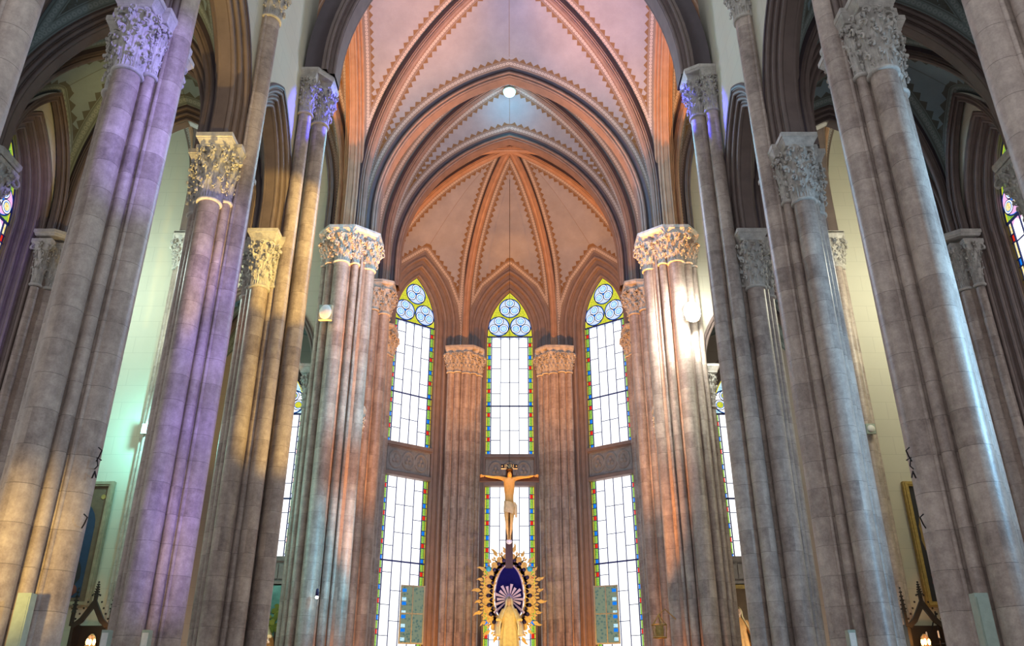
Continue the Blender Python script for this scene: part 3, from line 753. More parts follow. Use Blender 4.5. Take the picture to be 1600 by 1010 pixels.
        xa, xb = (10.95, 15.9) if s > 0 else (-15.9, -10.95); cxm = (xa + xb) / 2
        bay(xa, xb, 17.6, 23.9, NT, (16.4, 22.6), (15.9, 21.8), (15.9, 21.8), facing(xo, .4, .3, cxm) if s > 0 else (15.9, 21.8), (15.9, 21.8) if s > 0 else facing(xo, .4, .3, cxm), 'cell', 0,
            ('outer diagonal rib of the %s transept vault running from front left' % SIDE[s], 'outer diagonal rib of the %s transept vault running from front right' % SIDE[s]), .3, .3)
        # ---- side chapel
        wa = Arch((s * 7.27, 28.3), (s * 9.13, 28.3), 9.9, 11.75, 3.2)
        mb = MB(); wa.sweep(mb, half_prof(.5, .4, 3, 0, .03), 0, 14); struct('trim_%d' % (4 if s > 0 else 5), mb, 'reveal', True, 50)
        h = arc_half(.93, 9.9, 11.75, 3.2, .48, 14)
        def fc(x, z, b): return (s * x, 27.9 + b, z + H)
        mb = MB(); wall_poly(mb, [(5.5, -H), (11.2, -H), (11.2, 14), (5.5, 14)], [[(8.2 - x, z) for x, z in h] + [(8.2 + x, z) for x, z in h[::-1][1:]]], fc, .6); struct('wall_chapel_' + SIDE[s], mb, 'wall_low')
        mb = MB(); x0, x1 = sorted((s * 5.55, s * 5.9)); mb.box(x0, x1, 24.7, 27.9, 0, 14 + H); x0, x1 = sorted((s * 10.7, s * 11.1)); mb.box(x0, x1, 24.6, 27.9, 0, 14 + H); struct('wall_chapel_side_' + SIDE[s], mb, 'wall_low')
        xa, xb = (5.9, 10.7) if s > 0 else (-10.7, -5.9)
        bay(xa, xb, 24.7, 27.85, 9.9, (10.6, 13.6), (10.4, 13.0), (10.4, 13.0), (10.4, 12.6), (10.4, 12.6), 'cell_aisle', 0,
            tuple('dark rib inside the small vault of the %s side chapel, %s' % (SIDE[s], q) for q in ('leaning right', 'leaning left')), .24, .24, 'mould')
        r_ = empty('wall_shaft', (s * 6.2, 24.16, 0), {1: 'short capped shaft between the right side chapel window and the floodlit arch pier', -1: 'short capped shaft between the left side chapel window and the left arch pier'}[s], 'column')
        add_shaft(r_, 0, 0, .11, 8.65); add_cap(r_, 0, 0, .11, 8.65, 10.0, R=.22, ab=.6)
    return wins

# ------------------------------------------------------------------ stained glass
PAL = {'apse': ('g_white', 'g_sky', 'g_yel', 'g_grn', 'g_red', 'g_blu', 'g_pale', 'g_yg'),
       'chapel': ('g_white', 'g_yg', 'g_yel', 'g_grn', 'g_red', 'g_blu', 'g_white', 'g_sky'),
       'aisle': ('g_white', 'g_warm', 'g_yel', 'g_warm', 'g_red', 'g_blu', 'g_pink', 'g_grn')}
def glazing(parent, hw, z0, z1, za, pal, head=True, zhead=None):
    """panes, lead lines and bars in local coordinates: x along the wall, interior towards -y, z above the eye"""
    mats = PAL[pal] + ('lead',)
    W_, SM, YE, GR, RE, BL, PA, SP, LE = range(9)
    g = MB(); ld = MB()
    def q(x0, x1, a, b, m, y=0.): g.add([(x0, y, a + H), (x1, y, a + H), (x1, y, b + H), (x0, y, b + H)], [(0, 1, 2, 3)], m)
    def lv(x, a, b, w=.02): w *= 1.4; ld.box(x - w / 2, x + w / 2, -.025, .01, a + H, b + H)
    def lh(z, a, b, w=.02): w *= 1.3; ld.box(a, b, -.022, .012, z - w / 2 + H, z + w / 2 + H)
    bw = .2 * hw; ys = .045 * hw
    q(-hw + bw, hw - bw, z0, z1, W_)
    n = max(1, round((z1 - z0) / 1.04)); mh = (z1 - z0) / n
    for sx in (-1, 1):
        xs = sorted((sx * hw, sx * (hw - ys))); q(*xs, z0, z1, YE)
        xi = sorted((sx * (hw - bw + ys * .8), sx * (hw - bw))); q(*xi, z0, z1, PA)
        xm = sorted((sx * (hw - ys), sx * (hw - bw + ys * .8)))
        for i in range(n):
            z = z0 + i * mh
            segs = [(0, .17, BL), (.17, .55, GR), (.55, .72, RE), (.72, 1, GR)]
            for a, b, m in segs: q(*xm, z + a * mh, z + b * mh, m)
            for a in (0, .17, .55, .72): lh(z + a * mh, *sorted((sx * hw, sx * (hw - bw))), .018)
        lv(sx * (hw - bw), z0, z1, .026); lv(sx * (hw - ys), z0, z1, .012)
    cw = 2 * (hw - bw) / 4
    for k in (-1, 0, 1): lv(k * cw, z0, z1, .02)
    for i in range(n):
        z = z0 + i * mh
        if i % 3 == (n % 3): lh(z, -hw, hw, .045)
        else: lh(z, -cw, cw, .018)
        for sx in (-1, 1): lh(z + mh * (.52 if i % 3 else .6), *sorted((sx * cw, sx * 2 * cw)), .018)
    if head:
        for k in range(4):                        # pointed tops of the lights
            x = (k - 1.5) * cw
            g.add([(x - cw / 2, -.004, z1 + H), (x, -.004, z1 - .02 + H), (x - cw / 2, -.004, z1 - .16 + H)], [(0, 1, 2)], PA)
            g.add([(x + cw / 2, -.004, z1 + H), (x + cw / 2, -.004, z1 - .16 + H), (x, -.004, z1 - .02 + H)], [(0, 1, 2)], PA)
        h = arc_half(hw, z1, za, z1, 0, 18); pl = [(x, z) for x, z in h] + [(-x, z) for x, z in h[::-1][1:]]
        g.add([(x, 0, z + H) for x, z in pl], [tuple(range(len(pl)))], YE)
        g.add([(x * .93, -.003, z1 + .04 + (z - z1) * .95 + H) for x, z in pl], [tuple(range(len(pl)))], SP)
        def disc(x, z, r, m, y): g.add([(x + r * math.cos(t * PI / 12), y, z + r * math.sin(t * PI / 12) + H) for t in range(24)], [tuple(range(24))], m)
        k = (za - z1) / hw / 2.2
        for cx, cz in ((-.49, .52), (.49, .52), (0, 1.42)):
            cx *= hw; cz = z1 + cz * hw * k ** .5
            disc(cx, cz, .492 * hw, LE, -.006); disc(cx, cz, .455 * hw, BL, -.008); disc(cx, cz, .435 * hw, PA, -.010)
            for t in (90, 210, 330):
                x = cx + .25 * hw * math.cos(math.radians(t)); z = cz + .25 * hw * math.sin(math.radians(t))
                disc(x, z, .222 * hw, LE, -.012); disc(x, z, .19 * hw, W_, -.015); disc(x, z, .158 * hw, BL, -.018); disc(x, z, .128 * hw, SM, -.021)
            disc(cx, cz, .05 * hw, BL, -.012)
        lh(z1, -hw, hw, .05)
        ld2 = MB(); pts = [(x, -.01, z + H) for x, z in pl]; ld.tube(pts, .02, 6)
    lh(z0, -hw, hw, .06)
    o = obj('stained_glass', g, list(mats), parent, False); obj('lead_lines', ld, 'lead', parent, False)
    return o
def build_windows():
    n = 1
    def win(x, y, rz, hw, z0, z1, za, pal, label, head=True):
        nonlocal n
        r = empty('window_%d' % n, (x, y, 0), label, 'window', None, rz); r['kind'] = 'structure'; n += 1
        glazing(r, hw, z0, z1, za, pal, head); return r
    lo = {}
    for (x, y, a), nm in (((0, 34.0, 0), 'central'), ((4.11, 32.60, -36), 'right'), ((-4.11, 32.60, 36), 'left')):
        win(x, y, math.radians(a), 1.0, 10.07, 15.52, 17.75, 'apse', 'upper %s stained glass window of the apse with blue roundels in its pointed head' % nm)
        lo[nm] = win(x, y, math.radians(a), 1.0, 1.2, 8.72, 0, 'apse', 'lower %s apse window of clear glass with coloured borders below the carved panel' % nm, False)
        r = empty('relief_panel', (x, y, 0), 'grey stone panel carved with three roundels between the upper and lower %s windows' % {'central': 'central', 'right': 'right-hand', 'left': 'left-hand'}[nm], 'carved panel', 'carved panels under the apse windows', math.radians(a))
        r.location = (x, y, 8.72 + H)
        mb = MB(); mb.box(-1, 1, -.12, .2, .15, 1.2); obj('slab', mb, 'panel', r, False)
        mb = MB()
        for z, h_ in ((0, .13), (1.2, .14)):
            mb = MB(); mb.prism([(-1.03, -.26), (1.03, -.26), (1.03, .1), (-1.03, .1)], z, z + h_); mb.prism([(-1.03, -.2), (1.03, -.2), (1.03, .1), (-1.03, .1)], z + (h_ - .01 if z == 0 else -.05), z + (h_ + .05 if z == 0 else .01))
            obj('ledge', mb, 'reveal', r, False)
        mb = MB()
        for z0_, z1_, x0, x1 in ((.2, .25, -.92, .92), (1.1, 1.15, -.92, .92), (.2, 1.15, -.95, -.9), (.2, 1.15, .9, .95)): mb.box(x0, x1, -.15, -.1, z0_, z1_)
        obj('border', mb, 'panel', r, False)
        for k in (-1, 0, 1):
            mb = MB(); cx = k * .58
            mb.tube([(cx + .26 * math.cos(t * PI / 12), -.125, .675 + .34 * math.sin(t * PI / 12)) for t in range(24)], .05, 8, closed=True)
            mb.tube([(cx + .2 * math.cos(t * PI / 12), -.12, .675 + .28 * math.sin(t * PI / 12)) for t in range(24)], .022, 5, closed=True)
            for t in (90, 210, 330):
                x_ = cx + .09 * math.cos(math.radians(t)); z_ = .675 + .11 * math.sin(math.radians(t)); mb.ball((x_, -.125, z_), .08, 8, sc=(1, .7, 1.25))
            obj('roundel', mb, 'panel', r, True)
        mb = MB(); mb.box(-1.0, 1.0, -.1, .1, -8.72 - H, -7.5); obj('sill_wall', mb, 'reveal', r, False)
    for s in (1, -1):
        win(s * 8.2, 28.3, 0, .93, 4.85, 9.9, 11.75, 'chapel', 'tall narrow stained glass window of the %s side chapel with green and red flower border' % SIDE[s])
        r = empty('relief_panel', (s * 8.2, 28.1, 4.0 + H), 'stone frieze under the %s side chapel window' % SIDE[s], 'carved panel')
        mb = MB(); mb.box(-1.35, 1.35, -.25, .2, 0, .85); obj('slab', mb, 'panel', r, False)
        mb = MB()
        for k in range(6): mb.box(-1.2 + k * .4, -.86 + k * .4, -.29, -.2, .16, .62)
        mb.box(-1.34, 1.34, .0, .18, -1.1, .05); mb.box(-1.4, 1.4, -.34, .1, .72, .86); mb.box(-1.4, 1.4, -.32, .1, 0, .08); obj('moulding', mb, 'panel', r, False)
        for i in (0, 1, 2):
            c = (YP[i] + YP[i + 1]) / 2 - .1
            r = win(s * 11.3, c, -PI / 2 * s, .8, 3.5, 10.15, 12.05, 'aisle', ('nearest', 'middle', 'farthest')[i] + ' stained glass window of the %s aisle, roundels with yellow flowers' % SIDE[s])
            a = Arch((s * 11.3, c - s * -.8), (s * 11.3, c + s * -.8), 10.15, 12.05, 3.5)
            W_ = -.58 if a.nrm.x * s > 0 else .58
            mb = MB(); a.sweep(mb, [(o, b if a.nrm.x * s > 0 else -b) for o, b in half_prof(.52, .58, 4, 0, .03)], 0, 14); struct('trim_%d' % (6 + i + (3 if s > 0 else 0)), mb, 'reveal', True, 50)
    # hinged casements opened inwards over the lower side windows
    for s in (1, -1):
        c = empty('casement', (s * 3.15, 32.55, 2.6 + H), 'grey green casement leaf opened inwards in front of the lower %s apse window' % SIDE[s], 'window leaf')
        c.rotation_euler = (0, 0, math.radians(-20 * s))
        fr = MB(); w, hh = .92, 2.05
        hh = 2.0; x0, x1 = (0, w) if s > 0 else (-w, 0)
        z0 = -.05
        for a, b, e, f in ((x0, x1, z0, z0 + .05), (x0, x1, hh - .05, hh), (x0, x1, hh * .49, hh * .49 + .04)): fr.box(a, b, -.027, .027, e, f)
        for a, b in ((x0, x0 + .05), (x1 - .05, x1), ((x0 + x1) / 2 - .02, (x0 + x1) / 2 + .02)): fr.box(a, b, -.03, .03, z0 - .002, hh + .002)
        obj('frame', fr, 'tube', c, False)
        g = MB(); g.box(x0 + .05, x1 - .05, -.006, .006, z0, hh); obj('pane', g, 'g_dim', c, False)
        b = MB()
        e0, e1 = (x0 + .06, x0 + .22) if s < 0 else (x1 - .22, x1 - .06)
        for k in range(12): b.box(e0, e1, -.012, .012, z0 + .1 + k * .155, z0 + .1 + k * .155 + .12, k % 3)
        obj('coloured_border', b, ['g_sky', 'g_dim', 'g_blu'], c, False)
# ------------------------------------------------------------------ figures and furnishings
def skin_figure(name, verts, edges, radii, mat, parent, root=0, sub=2):
    me = bpy.data.meshes.new(name); me.from_pydata(verts, edges, []); me.materials.append(M[mat])
    o = bpy.data.objects.new(name, me); C.objects.link(o); o.parent = parent
    md = o.modifiers.new('Skin', 'SKIN'); md.use_smooth_shade = True
    if not me.skin_vertices: me.attributes.new
    for i, r in enumerate(radii):
        sv = me.skin_vertices[0].data[i]; sv.radius = (r, r) if not isinstance(r, tuple) else r
        sv.use_root = (i == root)
    s2 = o.modifiers.new('Sub', 'SUBSURF'); s2.levels = sub; s2.render_levels = sub
    return o
def crucifix():
    Y = 29.95; zc = 8.02 + H
    base = (0, Y, 4.85 + H)
    r = empty('crucifix', base, 'large dark wooden cross carrying a gilded figure, hanging before the central apse window', 'crucifix')
    z0 = base[2]
    mb = MB(); mb.box(-.13, .13, 0, .12, 0, 8.55 + H - z0); obj('upright', mb, 'wood', r, False)
    mb = MB(); mb.box(-1.08, 1.08, .0, .11, zc - z0 - .12, zc - z0 + .1); obj('crossbeam', mb, 'wood', r, False)
    p = MB(); p.box(-.30, .30, -.06, -.01, 8.37 + H - z0, 8.53 + H - z0); pl = obj('title_plaque', p, 'iron', r, False)
    mb = MB(); mb.box(-.30, .30, -.075, -.055, 8.33 + H - z0, 8.37 + H - z0)
    for x in (-.26, .26): mb.box(x - .02, x + .02, -.075, -.055, 8.43 + H - z0, 8.47 + H - z0)
    obj('plaque_edge', mb, 'letter', pl, False)
    cu = bpy.data.curves.new('lettering', 'FONT'); cu.body = 'INRI'; cu.size = .19; cu.extrude = .008; cu.align_x = 'CENTER'
    t0 = bpy.data.objects.new('lettering', cu); C.objects.link(t0); dg = bpy.context.evaluated_depsgraph_get(); me = bpy.data.meshes.new_from_object(t0.evaluated_get(dg))
    bpy.data.objects.remove(t0); me.materials.clear(); me.materials.append(M['letter']); t = bpy.data.objects.new('lettering', me); C.objects.link(t); t.parent = pl
    t.location = (0, -.065, 8.385 + H - z0); t.rotation_euler = (PI / 2, 0, 0)
    # the figure, arms stretched along the beam, head bowed
    f = lambda x, y, z: (x, y, z + H - z0)
    V = [f(0, -.12, 7.05), f(0, -.15, 7.28), f(0, -.17, 7.55), f(0, -.15, 7.86), f(0, -.18, 8.0), f(.01, -.25, 8.08), f(.015, -.27, 8.19)]
    E = [(0, 1), (1, 2), (2, 3), (3, 4), (4, 5), (5, 6)]
    Rr = [(.165, .12), (.145, .11), (.21, .13), (.19, .11), (.062, .062), (.085, .095), (.075, .085)]
    def add(p, rad, par): V.append(p); Rr.append(rad); E.append((par, len(V) - 1)); return len(V) - 1
    hands = []
    for s in (1, -1):
        a = add(f(s * .25, -.14, 7.98), .080, 3); a = add(f(s * .42, -.12, 8.02), .064, a); a = add(f(s * .58, -.10, 8.03), .050, a)
        a = add(f(s * .74, -.09, 8.06), .046, a); a = add(f(s * .89, -.08, 8.09), .030, a); hands.append((s, V[a]))
        h = add(f(s * .10, -.13, 6.92), .10, 0); h = add(f(s * .095, -.21, 6.62), .085, h); h = add(f(s * .085, -.25, 6.42), .062, h)
        h = add(f(s * .07, -.17, 6.18), .056, h); h = add(f(s * .045, -.11, 5.96), .036, h); h = add(f(s * .04, -.17, 5.84), .038, h); add(f(s * .035, -.21, 5.76), .022, h)
    b = skin_figure('body', V, E, Rr, 'corpus', r)
    for s, w in hands:
        V2 = [w, (w[0] + s * .055, w[1] - .01, w[2] + .0)]; E2 = [(0, 1)]; R2 = [.028, (.036, .018)]
        for k, (dz, ln) in enumerate(((.034, .085), (.012, .095), (-.010, .09), (-.032, .072))):
            V2 += [(w[0] + s * .10, w[1] - .012, w[2] + dz), (w[0] + s * (.10 + ln * .5), w[1] - .03, w[2] + dz * 1.3 - .012), (w[0] + s * (.10 + ln * .8), w[1] - .055, w[2] + dz * 1.3 - .03)]
            n = len(V2); E2 += [(1, n - 3), (n - 3, n - 2), (n - 2, n - 1)]; R2 += [.0115, .0105, .008]
        V2 += [(w[0] + s * .05, w[1] - .03, w[2] - .045), (w[0] + s * .085, w[1] - .05, w[2] - .065)]; n = len(V2); E2 += [(1, n - 2), (n - 2, n - 1)]; R2 += [.013, .009]
        skin_figure('hand', V2, E2, R2, 'corpus', b, sub=1)
    mb = MB(); rows = []
    for i in range(9):                      # hair falling on both sides of the face
        t = i / 8; z = 8.31 - .40 * t; w = .115 * math.sin(PI * min(.98, .25 + .55 * t)) + .01
        rows.append([f(.015 + w * math.sin(a), -.245 + .10 * math.cos(a) + .03 * t, z) for a in [math.radians(-115 + 230 * k / 14) for k in range(15)]])
    mb.grid(rows); mb.ball(f(.015, -.25, 8.275), .1, 12, sc=(1, 1, .5)); obj('hair', mb, 'hair', b)
    mb = MB(); mb.tube([(.015 + .105 * math.cos(t * PI / 10), -.265 + .11 * math.sin(t * PI / 10), 8.275 + H - z0 + .012 * math.sin(t * 2.1)) for t in range(20)], .017, 6, closed=True); obj('crown', mb, 'iron', b)
    mb = MB(); mb.ball(f(.015, -.35, 8.14), .018, 6, sc=(.7, 1, 1.6))
    for s in (1, -1): mb.ball(f(.015 + s * .03, -.338, 8.175), .012, 6)
    mb.ball(f(.015, -.335, 8.095), .022, 6, sc=(1.4, .6, .5)); obj('face', mb, 'corpus', b)
    mb = MB(); rows = []
    for i in range(9):
        t = i / 8; z = 7.10 - .40 * t; q = .18 + .03 * t - .02 * t * t
        rows.append([f(q * math.cos(a) * (1 + .04 * math.sin(a * 9 + t * 4)), -.15 + (q - .03) * math.sin(a) * (1 + .05 * math.sin(a * 11 + t * 3)), z - .05 * math.cos(a)) for a in [2 * PI * k / 32 for k in range(32)]])
    mb.grid(rows, closed_v=True)
    mb.tube([f(.17, -.17, 7.08), f(.24, -.2, 6.98), f(.23, -.19, 6.75), f(.25, -.17, 6.55)], [.05, .045, .06, .03], 8); obj('loincloth', mb, 'linen', b)
    mb = MB(); mb.ball(f(0, -.13, 5.72), .11, 10, sc=(1, .8, .9)); obj('foot_rest', mb, 'white', r)
def robed_statue(loc, scale, label, robe, veil, cat='statue', arms=True, base_h=.0):
    r = empty('robed_statue', loc, label, cat); k = scale
    mb = MB(); rows = []
    for i in range(22):
        t = i / 21; z = 1.36 * t
        w = (.27 - .10 * t + .03 * math.sin(t * 5)) if t < .72 else .2 - .13 * ((t - .72) / .28) ** 1.5 + .03 * math.sin((t - .72) / .28 * PI)
        rows.append([(k * w * math.cos(a) * (1 + .12 * math.cos(a * 9 + 1.3 * t) * (1 - t * .8)), k * w * .72 * math.sin(a) * (1 + .16 * math.cos(a * 11 + t) * (1 - t * .8)), k * z) for a in [2 * PI * j / 44 for j in range(44)]])
    mb.grid(rows, closed_v=True); mb.add(rows[0], [tuple(range(44))]); body = obj('robe', mb, robe, r)
    mb = MB(); mb.ball((0, -.03 * k, 1.50 * k), .088 * k, 16, sc=(.85, .95, 1.25))
    mb.tube([(0, 0, 1.3 * k), (0, -.01, 1.45 * k)], .05 * k, 10); mb.ball((0, -.118 * k, 1.485 * k), .016 * k, 6, sc=(.8, 1.2, 1.6))
    mb.ball((0, -.108 * k, 1.44 * k), .02 * k, 6, sc=(1.3, .5, .5))
    for s in (1, -1): mb.ball((s * .03 * k, -.102 * k, 1.515 * k), .012 * k, 6)
    obj('head', mb, 'skin', r)
    mb = MB(); rows = []
    for i in range(18):                     # veil and mantle open in front
        t = i / 17; z = 1.66 - 1.15 * t
        w = .11 + .05 * t if t < .25 else .1225 + .30 * math.sin(min(1, (t - .25) / .6) * PI / 2)
        if t < .08: w = .03 + t
        d = w * (.9 if t < .25 else .75)
        rows.append([(k * w * math.sin(a) * (1 + .05 * math.cos(a * 13)), k * (.02 + d * math.cos(a)) * (1 + .05 * math.cos(a * 15)), k * z) for a in [math.radians(-142 + 284 * j / 40) for j in range(41)]])
    mb.grid(rows); m2 = obj('mantle', mb, veil, r); sm = m2.modifiers.new('thick', 'SOLIDIFY'); sm.thickness = .02 * k
    if arms:
        for s in (1, -1):
            mb = MB(); mb.tube([(s * .16 * k, -.02 * k, 1.26 * k), (s * .24 * k, -.06 * k, 1.08 * k), (s * .31 * k, -.16 * k, .93 * k)], [.07 * k, .085 * k, .10 * k], 12); obj('sleeve', mb, robe, r)
            w = (s * .32 * k, -.18 * k, .90 * k); V2 = [w, (w[0] + s * .02 * k, w[1] - .03 * k, w[2] - .05 * k)]; E2 = [(0, 1)]; R2 = [.026 * k, (.032 * k, .02 * k)]
            for q in range(4):
                dx = (q - 1.5) * .02 * k; V2 += [(w[0] + dx + s * .025 * k, w[1] - .05 * k, w[2] - .10 * k), (w[0] + dx * 1.3 + s * .03 * k, w[1] - .075 * k, w[2] - (.14 + .012 * (1.5 - abs(q - 1.5))) * k)]
                n = len(V2); E2 += [(1, n - 2), (n - 2, n - 1)]; R2 += [.010 * k, .008 * k]
            V2 += [(w[0] - s * .03 * k, w[1] - .05 * k, w[2] - .07 * k)]; E2 += [(1, len(V2) - 1)]; R2 += [.010 * k]
            skin_figure('hand', V2, E2, R2, 'skin', r, sub=1)
    return r
def extr(mb, pts, y0, y1, mi=0):
    n = len(pts)
    mb.add([(x, y0, z) for x, z in pts] + [(x, y1, z) for x, z in pts], [tuple(range(n)), tuple(range(n, 2 * n))[::-1]] + [(i, n + i, n + (i + 1) % n, (i + 1) % n) for i in range(n)], mi)
def mandorla():
    cz = 4.12; r = empty('aureole', (0, 31.55, cz - 1.9 + H), 'openwork gilded oval aureole of scrolls and dark blue studs behind the robed statue', 'aureole'); z0 = 1.9
    el = lambda a, w, h: (w * math.cos(a), z0 + h * math.sin(a))
    mb = MB(); extr(mb, [el(2 * PI * k / 48, .50, 1.0 + .08 * math.sin(2 * PI * k / 48)) for k in range(48)], -.03, .03); obj('blue_panel', mb, 'blue', r, False)
    mb = MB(); mb.tube([(x, -.04, z) for x, z in [el(2 * PI * k / 60, .51, 1.01 + .08 * math.sin(2 * PI * k / 60)) for k in range(60)]], .022, 6, closed=True); obj('inner_rim', mb, 'lilac', r)
    mb = MB(); rows = [[(el(2 * PI * k / 64, w, h)[0], y, el(2 * PI * k / 64, w, h)[1]) for k in range(64)] for w, h, y in ((.55, 1.06, -.02), (.67, 1.20, -.02), (.67, 1.20, .02), (.55, 1.06, .02))]
    mb.grid(rows, closed_u=True, closed_v=True); obj('gilded_ring', mb, 'gold', r, False)
    n = 24
    for k in range(n):
        a = 2 * PI * (k + .5) / n; x, z = el(a, .74, 1.26); mb = MB()
        # a gilded scroll: crescent, ring, leaf and small balls
        ca, sa = math.cos(a), math.sin(a); nx, nz = ca / .8, sa / 1.34; L = math.hypot(nx, nz); nx /= L; nz /= L; tx, tz = -nz, nx
        P = lambda u, v: (x + tx * u + nx * v, z + tz * u + nz * v)
        cres = [P(.17 * math.cos(t), .16 + .17 * math.sin(t)) for t in [math.radians(-200 + 220 * j / 14) for j in range(15)]] + [P(.13 * math.cos(t), .20 + .11 * math.sin(t)) for t in [math.radians(20 - 220 * j / 12) for j in range(13)]]
        extr(mb, cres, -.035, .035)
        for u, v, q in ((-.11, -.03, .125), (.11, -.03, .125), (0, .13, .11), (0, -.12, .09)):
            pt = [P(u + q * math.cos(t * PI / 6), v + q * math.sin(t * PI / 6)) for t in range(12)]; extr(mb, pt, -.028, .028)
        ln = .40 if k % 2 else .28
        extr(mb, [P(0, .26), P(.07, .20 + ln * .5), P(.03, .2 + ln * .8), P(.05, .24 + ln), P(-.03, .2 + ln * .9), P(-.07, .2 + ln * .5)], -.03, .03)
        extr(mb, [P(-.13, .2), P(-.16, .30), P(-.11, .36), P(-.08, .26)], -.03, .03); extr(mb, [P(.13, .2), P(.16, .30), P(.11, .36), P(.08, .26)], -.03, .03)
        extr(mb, [P(-.06, -.08), P(-.03, -.2), P(.03, -.2), P(.06, -.08)], -.02, .02)
        for u in (-.17, .17): mb.ball((P(u, .10)[0], -.03, P(u, .10)[1]), .03, 6)
        obj('gilded_scroll', mb, 'gold', r, False)
    for k in range(n):
        a = 2 * PI * k / n; mb = MB(); x, z = el(a, .76, 1.28); mb.ball((x, -.05, z), .072, 10, sc=(1, .5, 1))
        x2, z2 = el(a + .12, .64, 1.14); mb.ball((x2, -.05, z2), .045, 8, sc=(1, .5, 1)); obj('blue_stud', mb, 'navy', r)
    for s in (1, -1):
        mb = MB(); x, z = el(PI / 2 - s * .88, .98, 1.46); mb.ball((x, -.07, z), .10, 12, sc=(1, .4, 1)); obj('sky_blue_boss', mb, 'sky', r)
    rr = empty('ray_halo', (0, 31.3, 3.98 + H), 'pale lilac sunburst of flat rays around the head of the robed statue', 'halo')
    for k in range(14):
        a = math.radians(-42 + 264 * k / 13); mb = MB(); L = .52 if k % 2 == 0 else .44
        if k in (0, 13): L = .72
        c, s_ = math.cos(a), math.sin(a); P = lambda u, v: (c * v - s_ * u, s_ * v + c * u)
        extr(mb, [P(-.012, .10), P(.012, .10), P(.05, L), P(-.05, L)], -.012, .012); obj('ray', mb, 'lilac', rr, False)
    mb = MB(); extr(mb, [(.13 * math.cos(t * PI / 10), .13 * math.sin(t * PI / 10)) for t in range(20)], -.02, .02); obj('disc', mb, 'lilac', rr, False)
def pinnacle(mb, x, y, z, w, h):
    mb.prism([(x + w / 2 * math.cos(PI / 4 + k * PI / 2), y + w / 2 * math.sin(PI / 4 + k * PI / 2)) for k in range(4)], z, z + h * .35)
    mb.lathe([(w * .62, z + h * .35), (w * .5, z + h * .4), (.004, z + h)], x, y, 4, a0=PI / 4)
    for i in range(5):
        t = .45 + i * .11; q = w * .5 * (1 - (t - .4) / .6)
        for k in range(4): mb.ball((x + (q + .015) * math.cos(PI / 4 + k * PI / 2), y + (q + .015) * math.sin(PI / 4 + k * PI / 2), z + h * t), .022, 6)
    mb.ball((x, y, z + h), .03, 6)
